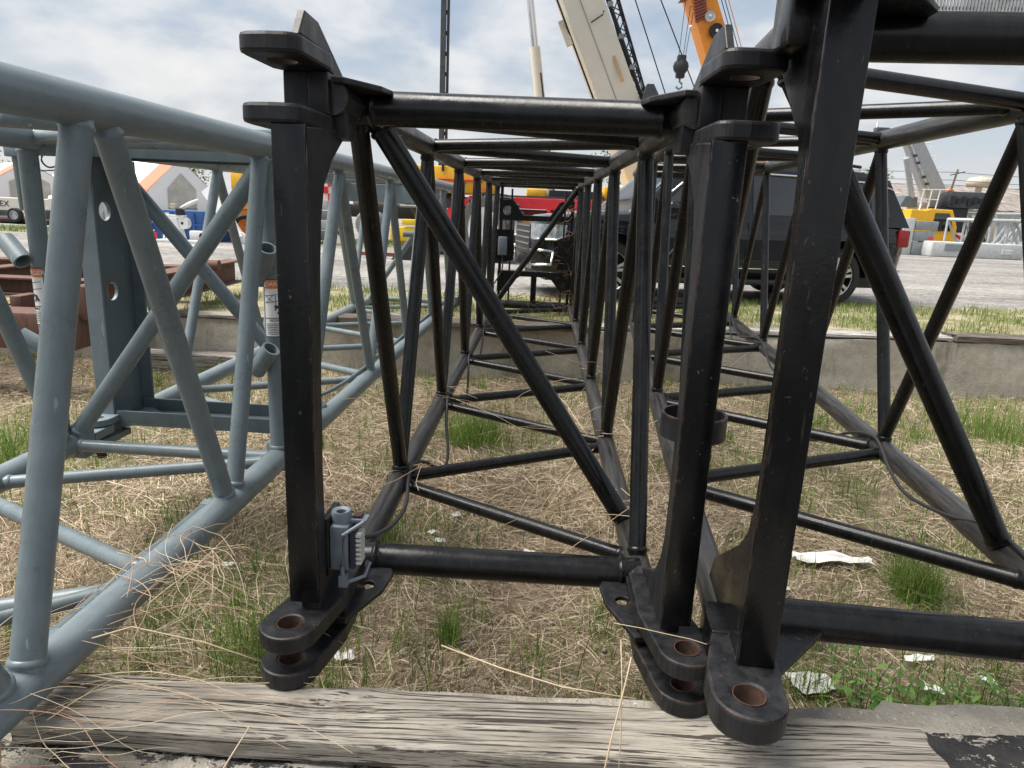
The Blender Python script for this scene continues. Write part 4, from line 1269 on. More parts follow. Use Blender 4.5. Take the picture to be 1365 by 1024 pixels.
    for sg in (1, -1):
        for nm, poly in wins:
            glass(nm, poly, M['glass'], 0.008, sg)
        pts = [(xr + 0.30, 1.64), (xr + 0.55, 1.715), (0.4, 1.755), (1.5, 1.765), (WB - 1.22, 1.745), (WB - 0.95, 1.585), (WB - 0.50, 1.215)]
        MB().rail([(x, sg * side_pt(x, z, 0.012), z) for x, z in pts], 0.013, 6).build('window_trim', M['chrome'], s, smooth=True)
        MB().rail([(xr + 0.75, sg * 0.70, 1.935), (0.3, sg * 0.70, 1.985), (1.6, sg * 0.70, 1.985), (2.2, sg * 0.70, 1.925)], 0.022, 8).build('roof_rail', M['near_black'], s, smooth=True)
        for x in (0.42 + 0.15, 1.42 + 0.18):
            MB().rail([(x, sg * 0.985, 1.065), (x + 0.02, sg * 1.035, 1.07), (x + 0.22, sg * 1.035, 1.07), (x + 0.24, sg * 0.985, 1.065)], 0.014, 8).build('door_handle', M['chrome'], s, smooth=True)
        for x in (0.42, 1.44, WB - 0.62):
            MB().box((x - 0.003, sg * 0.99 - 0.012, 0.48), (x + 0.003, sg * 0.99 + 0.0045, 1.12)).build('door_gap', M['near_black'], s)
        MB().rail([(0.55, sg * 0.985, 0.50), (WB - 0.55, sg * 0.985, 0.50)], 0.011, 6).build('sill_trim', M['chrome'], s, smooth=True)
        MB().box((0.55, sg * 0.98 - 0.09, 0.30), (WB - 0.58, sg * 0.98 + 0.07, 0.35), bev=0.012).build('running_board', M['near_black'], s, auto=24)
        MB().lathe([(0.0, -0.10), (0.10, -0.09), (0.125, 0), (0.10, 0.08), (0, 0.09)], 14, (WB - 0.72, sg * 1.16, 1.24), (1, 0.0, 0)).build('mirror', M['suv'], s, smooth=True)
        MB().box((xr - 0.005, sg * 0.93 - 0.06, 0.86), (xr + 0.17, sg * 0.93 + 0.045, 1.10), bev=0.02).build('tail_light', M['lamp_red'], s, auto=24)
        # headlight wrapping round the corner
        hl = [(xf - 0.42, 0.905), (xf - 0.24, 0.925), (xf - 0.06, 0.79), (xf + 0.004, 0.69), (xf + 0.008, 0.50)]
        vs, fs = [], []
        for i, (x, y) in enumerate(hl):
            z0, z1 = (0.87, 0.98) if i == 0 else (0.80, 0.985)
            vs += [(x, sg * (y + 0.02), z0), (x, sg * (y + 0.015), z1)]
        for i in range(len(hl) - 1):
            fs.append((2 * i, 2 * i + 2, 2 * i + 3, 2 * i + 1))
        mesh_obj('headlight', vs, fs, M['lamp_clear'], s)
        MB().rail([(x + 0.004, sg * (y + 0.028), 0.79 if i else 0.86) for i, (x, y) in enumerate(hl)], 0.012, 6).build('headlight_trim', M['chrome'], s, smooth=True)
        MB().rail([(xf - 0.22, sg * 0.90, 0.64), (xf - 0.02, sg * 0.74, 0.65), (xf + 0.01, sg * 0.56, 0.64), (xf + 0.01, sg * 0.56, 0.46), (xf - 0.02, sg * 0.74, 0.45), (xf - 0.20, sg * 0.90, 0.47), (xf - 0.22, sg * 0.90, 0.64)], 0.018, 6).build('fog_lamp_trim', M['chrome'], s, smooth=True)
        for x in (0.0, WB):
            wh = bpy.data.objects.new('wheel', None)
            link(wh, s)
            wh.location = (x, sg * 0.80, 0.41)
            wh.rotation_euler = (0, 0, 0 if sg > 0 else math.pi)
            MB().lathe([(0.29, -0.14), (0.36, -0.15), (0.405, -0.11), (0.41, 0), (0.405, 0.11), (0.36, 0.15), (0.29, 0.14)], 40, (0, 0, 0), (0, 1, 0)).build('tyre', M['rubber'], wh, smooth=True)
            MB().lathe([(0.292, -0.14), (0.30, 0.12), (0.285, 0.135), (0.275, 0.10), (0.27, 0.0), (0.02, -0.02)], 40, (0, 0, 0), (0, 1, 0)).build('rim', M['near_black'], wh, auto=40)
            mb = MB()
            for k in range(12):
                a = 2 * math.pi * k / 12 + (0.1 if k % 2 else -0.1)
                mb.prism([(0.04, -0.016), (0.285, -0.022), (0.285, 0.022), (0.04, 0.016)], 0.03, (0, 0.10, 0), (math.cos(a), 0, math.sin(a)), (-math.sin(a), 0, math.cos(a)))
            mb.lathe([(0.0, 0.12), (0.06, 0.115), (0.075, 0.08)], 20, (0, 0, 0), (0, 1, 0))
            mb.lathe([(0.275, 0.115), (0.288, 0.128), (0.298, 0.118)], 40, (0, 0, 0), (0, 1, 0))
            mb.build('spokes', M['alloy'], wh, auto=24)
    ws = [(WB - 0.30, 1.17), (WB - 0.97, 1.78)]
    vs = []
    for x, z in ws:
        w = 0.86 if z < 1.5 else 0.70
        vs += [(x + 0.02, -w, z + 0.015), (x + 0.02, w, z + 0.015)]
    mesh_obj('windscreen', vs, [(0, 1, 3, 2)], M['glass_clear'], s)
    vs = []
    for x, z, w in ((xr + 0.03, 1.22, 0.82), (xr + 0.29, 1.76, 0.72)):
        vs += [(x - 0.015, -w, z), (x - 0.015, w, z)]
    mesh_obj('rear_window', vs, [(0, 1, 3, 2)], M['glass'], s)
    MB().box((xf - 0.02, -0.48, 0.58), (xf + 0.015, 0.48, 0.97), bev=0.01).build('grille', M['near_black'], s, auto=24)
    mb = MB()
    for k in range(5):
        mb.box((xf + 0.014, -0.47, 0.62 + 0.08 * k), (xf + 0.024, 0.47, 0.64 + 0.08 * k))
    mb.build('grille_bars', M['chrome'], s)
    MB().box((xr - 0.02, -0.80, 0.46), (xr + 0.05, 0.80, 0.70), bev=0.02).build('rear_bumper', M['suv'], s, auto=24)
    MB().rail([(xr - 0.02, 0.84, 0.52), (xr + 0.18, 0.99, 0.54), (xr + 0.42, 1.0, 0.53)], 0.02, 6).build('bumper_trim', M['chrome'], s, smooth=True)
suv()

def tyre(parent, nm, c, axis, r, w, rim_mat, rub=None, lugs=0):
    wh = bpy.data.objects.new(nm, None)
    link(wh, parent)
    rub = rub or M['rubber']
    MB().lathe([(r * 0.62, -w / 2), (r * 0.9, -w / 2), (r, -w * 0.36), (r, w * 0.36), (r * 0.9, w / 2), (r * 0.62, w / 2)], 36, c, axis).build('tyre', rub, wh, auto=40)
    MB().lathe([(0.0, w * 0.10), (r * 0.2, w * 0.14), (r * 0.24, w * 0.05), (r * 0.5, w * 0.1), (r * 0.56, w * 0.44), (r * 0.64, w * 0.46), (r * 0.64, -w * 0.45), (0.0, -w * 0.3)], 32, c, axis).build('rim', rim_mat, wh, auto=40)
    if lugs:
        a = Vector(axis).normalized()
        h = Vector((0, 0, 1))
        u = a.cross(h).normalized()
        mb = MB()
        for k in range(lugs):
            t = 2 * math.pi * k / lugs
            d = u * math.cos(t) + h * math.sin(t)
            e = -u * math.sin(t) + h * math.cos(t)
            for sg in (-1, 1):
                mb.prism([(-w * 0.02 * 0, -r * 0.045), (sg * w * 0.49, r * 0.03), (sg * w * 0.49, r * 0.12), (0, r * 0.045)], r * 0.07, Vector(c) + d * (r * 1.0), a, e)
        mb.build('tread', rub, wh)
    return wh

# ---- red low crane carrier with yellow upper works, straight behind the middle section
rc_ = empty('crane_carrier', "red low crane carrier with huge tyres and yellow upper works behind the middle boom", "crane carrier", None, loc=(0, 16.4, YARD))
MB().box((-1.15, -0.1, 1.20), (2.6, 0.15, 1.44)).build('deck_beam', M['red'], rc_, bevel=0.01)
MB().prism([(-1.75, 1.05), (-1.12, 1.44), (-1.12, 1.20), (-1.62, 0.84)], 0.25, (0, 0.02, 0), (1, 0, 0), (0, 0, 1)).build('fender', M['red'], rc_)
MB().box((-1.0, 0.2, 1.45), (3.0, 2.5, 1.49)).build('deck', M['dark_gray'], rc_)
MB().box((-0.55, 0.16, 0.55), (1.0, 0.20, 1.19)).build('side_panel', M['red_dark'], rc_)
MB().box((1.6, 0.16, 0.55), (2.6, 0.20, 1.19)).build('side_panel', M['red_dark'], rc_)
mb = MB()
for a, b_ in (((0.62, -0.16, 0.70), (0.70, -0.06, 1.19)), ((1.32, -0.16, 0.70), (1.40, -0.06, 1.19)), ((0.70, -0.15, 0.98), (1.32, -0.07, 1.05)), ((0.70, -0.15, 0.58), (1.32, -0.07, 0.66))):
    mb.box(a, b_)
mb.build('step_frame', M['red'], rc_, bevel=0.006)
MB().box((0.70, -0.05, 0.66), (1.32, -0.03, 0.98)).build('step_panel', M['pale_gray'], rc_)
MB().box((-0.05, 0.35, 0.0), (0.55, 0.55, 1.19)).build('outrigger_leg', M['mid_gray'], rc_, bevel=0.01)
MB().box((0.08, 0.30, 0.52), (0.42, 0.345, 0.72)).build('reflector', M['red'], rc_)
tyre(rc_, 'wheel', (-0.62, -0.30, 0.74), (-0.62, -0.78, 0), 0.74, 0.62, M['white'], M['rubber_dusty'], 22)
tyre(rc_, 'wheel', (-1.75, 1.6, 0.74), (-0.62, -0.78, 0), 0.74, 0.62, M['white'], M['rubber_dusty'], 22)
tyre(rc_, 'wheel', (2.3, 0.6, 0.74), (-0.2, -0.98, 0), 0.74, 0.6, M['red_dark'], M['rubber_dusty'], 22)
MB().box((-2.85, 1.0, 1.50), (-0.55, 2.8, 2.12), bev=0.04).build('engine_cover', M['yellow'], rc_, auto=24)
MB().box((-2.0, 0.96, 1.78), (-0.9, 1.0, 1.82)).build('stripe', M['red'], rc_)
MB().box((-1.9, 0.95, 2.0), (-1.84, 1.0, 2.25)).build('vent_pipe', M['near_black'], rc_)
MB().box((0.15, 0.9, 1.50), (0.62, 2.2, 1.68), bev=0.03).build('winch_cover', M['yellow'], rc_, auto=24)
MB().box((2.0, 0.9, 1.50), (3.1, 2.2, 1.80), bev=0.03).build('winch_cover', M['yellow'], rc_, auto=24)
MB().box((0.70, 0.8, 1.46), (1.95, 1.6, 1.66)).build('toolbox', M['near_black'], rc_, bevel=0.01)
mb = MB()
for k in range(5):
    mb.bar((-0.9 + 0.06 * k, -0.13, 1.44), (-0.9 + 0.06 * k, -0.13, 1.60), 0.008, 6)
mb.bar((-0.95, -0.13, 1.60), (-0.6, -0.13, 1.60), 0.01, 6)
mb.build('hand_rail', M['red'], rc_)

# ---- cream telescopic crane boom with its lattice jib and lift cylinder
cb = empty('crane', "cream telescopic crane with a dark lattice jib stowed on its raised boom, against the clouds", "crane", None, loc=(0, 18, 0))
def tapered_box(mb, a, b_, wa, ha, wb, hb, side=(1, 0, 0)):
    a, b_ = Vector(a), Vector(b_)
    d = (b_ - a).normalized()
    sx = (Vector(side) - d * Vector(side).dot(d)).normalized()
    up = sx.cross(d).normalized()
    p = []
    for c, w, h in ((a, wa, ha), (b_, wb, hb)):
        for q, r_ in ((-1, -0.62), (-0.62, -1), (0.62, -1), (1, -0.62), (1, 1), (-1, 1)):
            p.append(c + sx * (q * w / 2) + up * (r_ * h / 2))
    fs = [tuple(range(5, -1, -1)), tuple(range(6, 12))] + [(i, (i + 1) % 6, 6 + (i + 1) % 6, 6 + i) for i in range(6)]
    return mb.add(p, fs)
Bt, Bb = Vector((0.62, -0.6, 7.35)), Vector((3.35, 0.9, 2.2))
tapered_box(MB(), Bb, Bt, 1.02, 0.95, 0.82, 0.8, (0.9, 0.1, 0.43)).build('boom', M['cream'], cb, bevel=0.02)
dB = (Bt - Bb)
MB().rail([Bb + dB * t + Vector((-0.50 + 0.06 * t, -0.45, -0.22)) for t in np.linspace(0.3, 1, 12)], 0.022, 6).build('hose', M['near_black'], cb, smooth=True)
MB().rail([Bb + dB * t + Vector((-0.36, -0.47, -0.1)) for t in (0.38, 0.40, 0.405, 0.38)], 0.02, 6).build('fitting', M['near_black'], cb)
for t, dx in ((0.415, -0.32), (0.425, -0.13)):
    MB().lathe([(0, -0.05), (0.05, -0.05), (0.05, 0.05), (0, 0.05)], 12, Bb + dB * t + Vector((dx, -0.44, -0.12)), (0, 1, 0)).build('boom_pin', M['near_black'], cb)
MB().box((-0.12, -0.12, -0.28), (0.02, 0.0, 0.28), Matrix.Translation(Bb + dB * 0.70 + Vector((-0.52, -0.35, -0.15))) @ Matrix.Rotation(R(-25), 4, 'Y')).build('light_box', M['beige'], cb)
MB().bar((0.82, 0.3, 1.6), (0.19, -0.1, 5.42), 0.125, 18).build('cylinder_barrel', M['cream'], cb, auto=40)
MB().bar((0.19, -0.1, 5.42), (-0.06, -0.25, 7.0), 0.085, 16).build('cylinder_rod', M['chrome'], cb, auto=40)
MB().bar((0.93, 0.2, 1.7), (0.36, -0.15, 4.85), 0.018, 8).build('cylinder_pipe', M['near_black'], cb)
MB().rail([Bb + dB * t + Vector((-0.02, -0.495 + 0.06 * t, -0.02)) for t in (0.2, 0.6, 1.0)], 0.008, 4).build('panel_seam', M['mid_gray'], cb)
MB().rail([Bb + dB * t + Vector((0.42, -0.40 + 0.05 * t, 0.20)) for t in (0.2, 0.6, 1.0)], 0.03, 6).build('edge_rail', M['white'], cb)
MB().rail([Bb + dB * t + Vector((0.50, -0.30, 0.30)) for t in np.linspace(0.25, 1, 8)], 0.05, 6).build('hose_bundle', M['near_black'], cb)
for t in (0.50, 0.62, 0.74, 0.86):
    MB().box((-0.06, -0.05, -0.05), (0.06, 0.05, 0.05), Matrix.Translation(Bb + dB * t + Vector((0.52, -0.36, 0.27)))).build('hose_clamp', M['mid_gray'], cb)
MB().prism([(-0.03, -0.30), (0.05, -0.28), (0.03, 0.25), (-0.03, 0.32)], 0.01, Bb + dB * 0.52 + Vector((0.22, -0.492, 0.1)), (1, 0, 0.4), (-0.45, 0, 1)).build('rust_stain', M['stain'], cb)
MB().rail([Bb + dB * 0.83 + Vector(p) for p in ((-0.2, -0.5, 0.0), (-0.28, -0.53, 0.12), (-0.1, -0.53, 0.2), (-0.16, -0.5, 0.02))], 0.035, 6).build('hose_loop', M['yellow'], cb)
MB().rail([Bb + dB * 0.72 + Vector(p) for p in ((0.05, -0.5, -0.05), (0.3, -0.52, 0.12), (0.32, -0.52, 0.2))], 0.02, 6).build('bracket_rod', M['near_black'], cb)
def jib():
    mb = MB()
    a, b_ = Vector((1.60, -0.55, 7.0)), Vector((2.86, 0.25, 4.15))
    ox = Vector((0.21, 0.0, 0.12))
    oy = Vector((0.02, 0.34, 0.0))
    cs = [Vector((0, 0, 0)), ox, ox + oy, oy]
    for c in cs:
        mb.bar(a + c * 0.75, b_ + c, 0.024, 6)
    n = 14
    for i in range(n):
        p, q = a + (b_ - a) * (i / n), a + (b_ - a) * ((i + 1) / n)
        for k in range(4):
            c0, c1 = cs[k], cs[(k + 1) % 4]
            if i % 2:
                c0, c1 = c1, c0
            mb.bar(p + c0 * 0.85, q + c1 * 0.85, 0.014, 5)
    return mb.build('lattice_jib', M['near_black'], cb)
jib()
MB().box((2.85, -0.2, 4.05), (3.22, 0.35, 4.40), bev=0.04).build('jib_bracket', M['near_black'], cb, auto=24)
MB().prism([(2.7, 4.02), (3.1, 4.02), (3.28, 4.2), (3.2, 4.45), (3.05, 4.7), (2.9, 4.7)], 0.25, (0, -0.1, 0), (1, 0, 0), (0, 0, 1)).build('jib_bracket', M['dark_gray'], cb)
MB().prism([(1.42, 6.15), (1.65, 6.5), (1.6, 6.0)], 0.05, (0, -0.5, 0), (1, 0, 0), (0, 0, 1)).build('sheave_guard', M['near_black'], cb)
# superstructure that shows through the lacing
MB().prism([(2.0, 1.5), (4.4, 1.5), (4.4, 2.2), (3.9, 2.95), (3.3, 2.9), (2.4, 2.2)], 1.2, (0, 1.2, 0), (1, 0, 0), (0, 0, 1)).build('turret', M['beige'], cb, bevel=0.03)
MB().prism([(2.3, 1.9), (3.2, 1.9), (3.5, 2.7), (3.2, 2.75)], 0.1, (0, 0.52, 0), (1, 0, 0), (0, 0, 1)).build('turret_plate', M['brick'], cb)
MB().box((0.6, 0.3, 0.5), (5.4, 2.6, 1.5), bev=0.05).build('carrier', M['beige'], cb, auto=24)
for k in range(3):
    tyre(cb, 'wheel', (1.2 + 1.5 * k, 0.3, 1.05), (0, -1, 0), 0.55, 0.4, M['beige'], M['rubber_dusty'])
for (a, b_) in (((1.95, -0.6, 7.4), (3.95, 0.6, 3.6)), ((2.35, -0.6, 7.6), (5.1, 0.8, 3.2))):
    MB().bar(a, b_, 0.014, 6).build('pendant_rope', M['near_black'], cb)

# ---- orange crane boom with sheaves and hanging hook block
ob = empty('crane', "orange telescopic crane with black sheaves and a hook block hanging from its boom head", "crane", None, loc=(0, 30, 0))
Ot, Ob = Vector((6.15, -0.4, 10.6)), Vector((9.9, 1.0, 3.2))
tapered_box(MB(), Ob, Ot, 1.15, 1.1, 1.0, 0.95, (0.93, 0.1, 0.35)).build('boom', M['orange'], ob, bevel=0.02)
dO = Ot - Ob
mb = MB()
for k in range(9):
    c = Ob + dO * (0.80 + 0.014 * k) + Vector((-0.50 + 0.03 * k, -0.58, -0.15))
    mb.bar(c, c + Vector((0.42, -0.02, 0.18)), 0.05, 8)
mb.build('hydraulic_fittings', M['brick'], ob, auto=40)
for t, dx, r_, mm in ((0.80, 0.02, 0.19, 'pale_gray'), (0.735, 0.10, 0.27, 'near_black')):
    c = Ob + dO * t + Vector((dx, -0.62, 0.05))
    MB().lathe([(0.0, 0.09), (r_ * 0.25, 0.09), (r_ * 0.3, 0.05), (r_ * 0.85, 0.05), (r_, 0.08), (r_, -0.03), (0.0, -0.03)], 26, c, (0.1, -1, 0)).build('sheave', M[mm], ob, auto=40)
    MB().lathe([(0.0, 0.12), (r_ * 0.22, 0.11), (r_ * 0.22, 0.05)], 14, c, (0.1, -1, 0)).build('sheave_hub', M['white'], ob, auto=40)
for k in range(3):
    off = Vector((0.62 + 0.13 * k, -0.3, 0.25 + 0.02 * k))
    MB().bar(Ot + off + Vector((0, 0, 0.2)), Ob + dO * 0.28 + off, 0.016, 6).build('hoist_rope', M['orange'] if k == 2 else M['near_black'], ob)
MB().prism([(5.75, 9.7), (6.45, 10.3), (7.2, 10.2), (6.6, 9.6), (6.2, 9.78)], 0.5, (0, -0.5, 0), (1, 0, 0), (0, 0, 1)).build('boom_head', M['brick'], ob)
MB().box((8.6, 0.2, 0.5), (12.5, 3.0, 3.4), bev=0.1).build('superstructure', M['orange'], ob, auto=24)
MB().box((8.2, 0.0, 0.5), (13.5, 3.2, 1.6), bev=0.05).build('carrier', M['dark_gray'], ob, auto=24)
for k in range(3):
    tyre(ob, 'wheel', (9.0 + 1.7 * k, 0.0, 1.1), (0, -1, 0), 0.6, 0.45, M['orange'])
hb = empty('hook_block', "black crane hook block hanging on thin ropes beside the orange boom", "hook block", None, loc=(6.03, 29.4, 7.38))
MB().lathe([(0.0, -0.16), (0.16, -0.15), (0.27, -0.11), (0.30, -0.04), (0.30, 0.04), (0.27, 0.11), (0.16, 0.15), (0.0, 0.16)], 14, (0, 0, 0), (0.3, 1, 0)).build('sheave_housing', M['near_black'], hb, auto=40)
MB().box((-0.17, -0.12, -0.42), (0.17, 0.12, 0.42), bev=0.05).build('cheek_plate', M['near_black'], hb, auto=40)
MB().rail([(0, 0, -0.42), (0, 0, -0.55), (0.10, 0, -0.62), (0.11, 0, -0.74), (0.0, 0, -0.82), (-0.10, 0, -0.76), (-0.11, 0, -0.68)], 0.04, 8).build('hook', M['mid_gray'], hb, smooth=True)
for x0, x1 in ((-0.12, -0.06), (0.05, 0.16), (0.13, 0.32)):
    MB().bar((x0, 0, 0.3), (x1, -0.1, 2.6), 0.012, 5).build('rope', M['near_black'], hb)
MB().lathe([(0, -0.07), (0.07, -0.04), (0.07, 0.04), (0, 0.07)], 10, (0.235, -0.06, 1.42), (0, 0, 1)).build('anti_block_weight', M['white'], hb, smooth=True)

# ---- dark folded boom standing upright in the distance
pl = empty('mast', "tall dark upright mast of two narrow columns above the middle boom", "mast", None, loc=(-2.37, 22, YARD))
MB().box((-0.13, -0.1, 0), (0.02, 0.1, 8.5)).build('column', M['dark_gray'], pl, bevel=0.01)
MB().box((0.05, -0.08, 0), (0.12, 0.08, 8.5)).build('column', M['near_black'], pl, bevel=0.01)
mb = MB()
for k in range(14):
    mb.box((0.02, -0.05, 0.5 + 0.55 * k), (0.05, 0.05, 0.6 + 0.55 * k))
mb.build('spacers', M['near_black'], pl)

# ---- silver-grey crane on the right with a yellow cab
rcn = empty('crane', "silver grey telescopic crane with a yellow cab and dark counterweight at the right", "crane", None, loc=(0, 37, YARD))
tapered_box(MB(), (21.3, 0.6, 2.95), (18.75, -0.8, 5.75), 0.98, 0.85, 0.72, 0.6, (0.9, 0, 0.42)).build('boom', M['silver'], rcn, bevel=0.03)
for k, t in enumerate((0.25, 0.45, 0.65)):
    c = Vector((21.3, 0.6, 2.95)).lerp(Vector((18.75, -0.8, 5.75)), t)
    MB().rail([c + Vector((-0.15, -0.35, 0.30)), c + Vector((-0.10, -0.38, 0.48)), c + Vector((0.55, -0.2, 0.52)), c + Vector((0.55, -0.15, 0.25))], 0.022, 6).build('boom_rail', M['white'], rcn)
MB().rail([(21.25, 0.1, 3.30), (20.1, -0.45, 4.6), (18.95, -1.15, 5.98)], 0.03, 6).build('boom_stripe', M['near_black'], rcn)
MB().rail([(20.9, 0.12, 2.95), (19.8, -0.5, 4.15), (18.55, -1.2, 5.55)], 0.035, 6).build('boom_edge', M['white'], rcn)
for q in range(9):
    cq = Vector((20.8, 0.0, 3.05)).lerp(Vector((18.5, -1.2, 5.6)), q / 8)
    MB().box((-0.08, -0.06, -0.06), (0.06, 0.04, 0.06), Matrix.Translation(cq)).build('boom_fitting', M['dark_gray'] if q % 3 else M['pale_gray'], rcn)
MB().bar((19.9, -0.3, 2.3), (18.8, -1.0, 4.5), 0.14, 12).build('lift_cylinder', M['silver'], rcn, auto=40)
MB().box((21.9, 0, 2.28), (24.2, 1.8, 3.08), bev=0.04).build('winch_deck', M['dark_gray'], rcn, auto=24)
mb = MB()
for k in range(8):
    mb.box((21.95 + 0.28 * k, -0.06, 2.35 + 0.1 * (k % 3)), (22.15 + 0.28 * k, 0.0, 2.85 - 0.08 * (k % 2)))
mb.build('winch_details', M['near_black'], rcn)
MB().box((21.1, 0.1, 1.0), (23.0, 1.9, 2.28), bev=0.05).build('counterweight', M['near_black'], rcn, auto=24)
MB().box((20.0, 0.4, 1.7), (21.1, 1.9, 2.5), bev=0.05).build('turret', M['beige'], rcn, auto=24)
MB().prism([(19.3, 0.75), (21.5, 0.45), (21.7, 0.45), (21.7, 1.3), (21.35, 2.12), (20.3, 2.15), (20.0, 2.05), (19.3, 2.1)], 1.3, (0, -0.7, 0), (1, 0, 0), (0, 0, 1)).build('cab', M['yellow'], rcn, bevel=0.04)
MB().prism([(20.45, 1.1), (21.35, 1.1), (21.45, 1.3), (21.2, 1.95), (20.5, 1.95)], 0.02, (0, -1.37, 0), (1, 0, 0), (0, 0, 1)).build('cab_window', M['glass'], rcn)
MB().prism([(19.1, 2.2), (20.0, 2.2), (19.95, 2.7), (19.35, 2.75)], 0.9, (0, -0.1, 0), (1, 0, 0), (0, 0, 1)).build('operator_cab', M['glass_clear'], rcn, bevel=0.03)
mb = MB()
for x in (19.9, 20.3, 20.7):
    mb.bar((x, -0.9, 2.0), (x + 0.1, -0.9, 3.1), 0.03, 6)
mb.bar((19.9, -0.9, 2.6), (20.8, -0.9, 2.6), 0.025, 6)
mb.bar((19.9, -0.9, 3.05), (21.2, -0.9, 3.1), 0.025, 6)
mb.bar((19.5, -1.3, 1.2), (20.0, -0.9, 2.4), 0.025, 6)
mb.build('hand_rail', M['white'], rcn)
MB().box((21.7, -0.4, 0.2), (23.3, 0.0, 0.95), bev=0.03).build('carrier', M['pale_gray'], rcn, auto=24)
for k in range(3):
    MB().prism([(-0.08, 0.62), (0.08, 0.62), (0.0, 0.85)], 0.03, (22.2 + 0.32 * k, -0.42, 0.0), (1, 0, 0), (0, 0, 1)).build('warning_plate', M['near_black'], rcn)
for x in (22.0, 24.1):
    MB().box((x - 0.12, 0.2, 3.09), (x + 0.12, 0.5, 3.19)).build('beacon', M['lamp_amber'], rcn, bevel=0.02)
for k in range(3):
    tyre(rcn, 'wheel', (22.1 + 0.2 * k, -0.5 + 0.1 * k, 0.4), (0.9, -0.45, 0), 0.55, 0.35, M['mid_gray'])
for dx in (0.0, 0.82):
    brd = MB().box((20.9 + dx, -1.25, 0.0), (21.35 + dx * 0.9, -1.21, 1.05)).build('striped_board', M['white'], rcn)
    mb = MB()
    for k in range(4):
        mb.prism([(20.9 + dx, 0.05 + 0.27 * k), (21.35 + dx * 0.9, -0.12 + 0.27 * k if k else 0.0), (21.35 + dx * 0.9, 0.04 + 0.27 * k), (20.9 + dx, 0.19 + 0.27 * k)], 0.012, (0, -1.26, 0), (1, 0, 0), (0, 0, 1))
    mb.build('stripes', M['red'], brd)
MB().rail([(18.75, -1, 5.15), (18.6, -1.1, 5.2), (18.35, -1, 5.35)], 0.1, 8).build('boom_lamp', M['red'], rcn)
# red head of a farther machine
rh = empty('sheave_carriage', "small red crane boom head poking above the right boom's top chord", "crane head", None, loc=(18.3, 38, 6.05))
MB().box((-0.9, -0.2, 0.0), (0.7, 0.2, 0.28), bev=0.05).build('head_frame', M['red'], rh, auto=24)
MB().box((-0.3, -0.2, 0.28), (0.4, 0.2, 0.55), bev=0.05).build('sheave_box', M['dark_gray'], rh, auto=24)
MB().bar((-0.2, 0, 0.5), (-0.2, 0, 0.85), 0.05, 8).build('pin_post', M['white'], rh)

# ---- counterweight slabs, concrete block, lattice parts and black machine on the right
cw = empty('counterweight_stack', "stack of grey counterweight slabs beside the rear of the black SUV", "counterweights", None, loc=(17.6, 32.0, YARD))
for k, (x0, x1, z0, z1) in enumerate(((-0.5, 0.0, 0.0, 1.6), (0.03, 1.05, 1.1, 1.5), (0.03, 0.95, 0.62, 1.06), (0.03, 0.9, 0.0, 0.58))):
    MB().box((x0, 0, z0), (x1, 1.2, z1), bev=0.03).build('slab', M['mid_gray'] if k else M['pale_gray'], cw, auto=24)
for z in (0.2, 0.6):
    MB().box((0.70, -0.02, z), (0.88, 0.0, z + 0.22)).build('marker_plate', M['red'], cw)
bl = empty('concrete_block', "long pale concrete block lying on the gravel in front of the lattice parts", "concrete block", None, loc=(18.6, 31.2, YARD))
MB().box((-0.55, 0, 0.0), (3.5, 0.8, 0.66), bev=0.07).build('block', M['pale_gray'], bl, auto=24)
MB().box((0.0, -0.04, 0.28), (0.75, 0.0, 0.58)).build('recess', M['mid_gray'], bl, bevel=0.02)
MB().box((2.5, -0.06, 0.2), (3.0, 0.0, 0.42)).build('lifting_pad', M['pale_gray'], bl, bevel=0.02)
def far_lattice(nm, label, a, b_, w, h, n, mat, r=0.06):
    e = empty(nm, label, "crane boom section", None, loc=a)
    d = Vector(b_) - Vector(a)
    u = d.normalized()
    s = Vector((-u.y, u.x, 0)).normalized()
    up = u.cross(s) * -1
    up = Vector((0, 0, 1))
    cs = [Vector((0, 0, 0)), s * w, s * w + up * h, up * h]
    for c in cs:
        MB().bar(c, d + c, r, 8).build('chord', mat, e, auto=40)
    for k, (i, j) in enumerate(((0, 3), (1, 2), (0, 1), (3, 2))):
        for q in range(n):
            p0, p1 = d * (q / n), d * ((q + 1) / n)
            ca, cb_ = (cs[i], cs[j]) if q % 2 else (cs[j], cs[i])
            MB().bar(p0 + ca, p1 + cb_, r * 0.6, 6).build('lacing_tube', mat, e, auto=40)
            MB().bar(p0 + cs[i], p0 + cs[j], r * 0.6, 6).build('lacing_tube', mat, e, auto=40)
    return e
far_lattice('boom_section', "pale grey lattice boom piece lying beyond the concrete block at the right edge", (20.8, 33.0, YARD + 0.15), (27.5, 34.5, YARD + 0.25), 1.5, 1.5, 7, M['pale_gray'], 0.085)
far_lattice('boom_section', "pale grey lattice boom piece farther back at the right edge", (23.0, 37.5, YARD + 0.4), (31.0, 40.0, YARD + 0.7), 1.4, 1.6, 8, M['pale_gray'], 0.07)
bm_ = empty('engine_unit', "black machine unit standing on boards at the far right", "machine", None, loc=(22.9, 30.6, YARD))
MB().box((0, 0, 0.12), (1.9, 1.0, 1.45), bev=0.05).build('housing', M['near_black'], bm_, auto=24)
mb = MB()
for k in range(6):
    mb.lathe([(0, 0.0), (0.09 + 0.02 * (k % 2), 0.0), (0.09, 0.05), (0, 0.06)], 12, (0.2 + 0.28 * k, 0, 0.45 + 0.32 * (k % 3)), (0, -1, 0))
mb.build('ports', M['pale_gray'], bm_, auto=40)
MB().box((-0.3, -0.2, 0.0), (2.3, 1.2, 0.12)).build('skid', M['beige'], bm_)
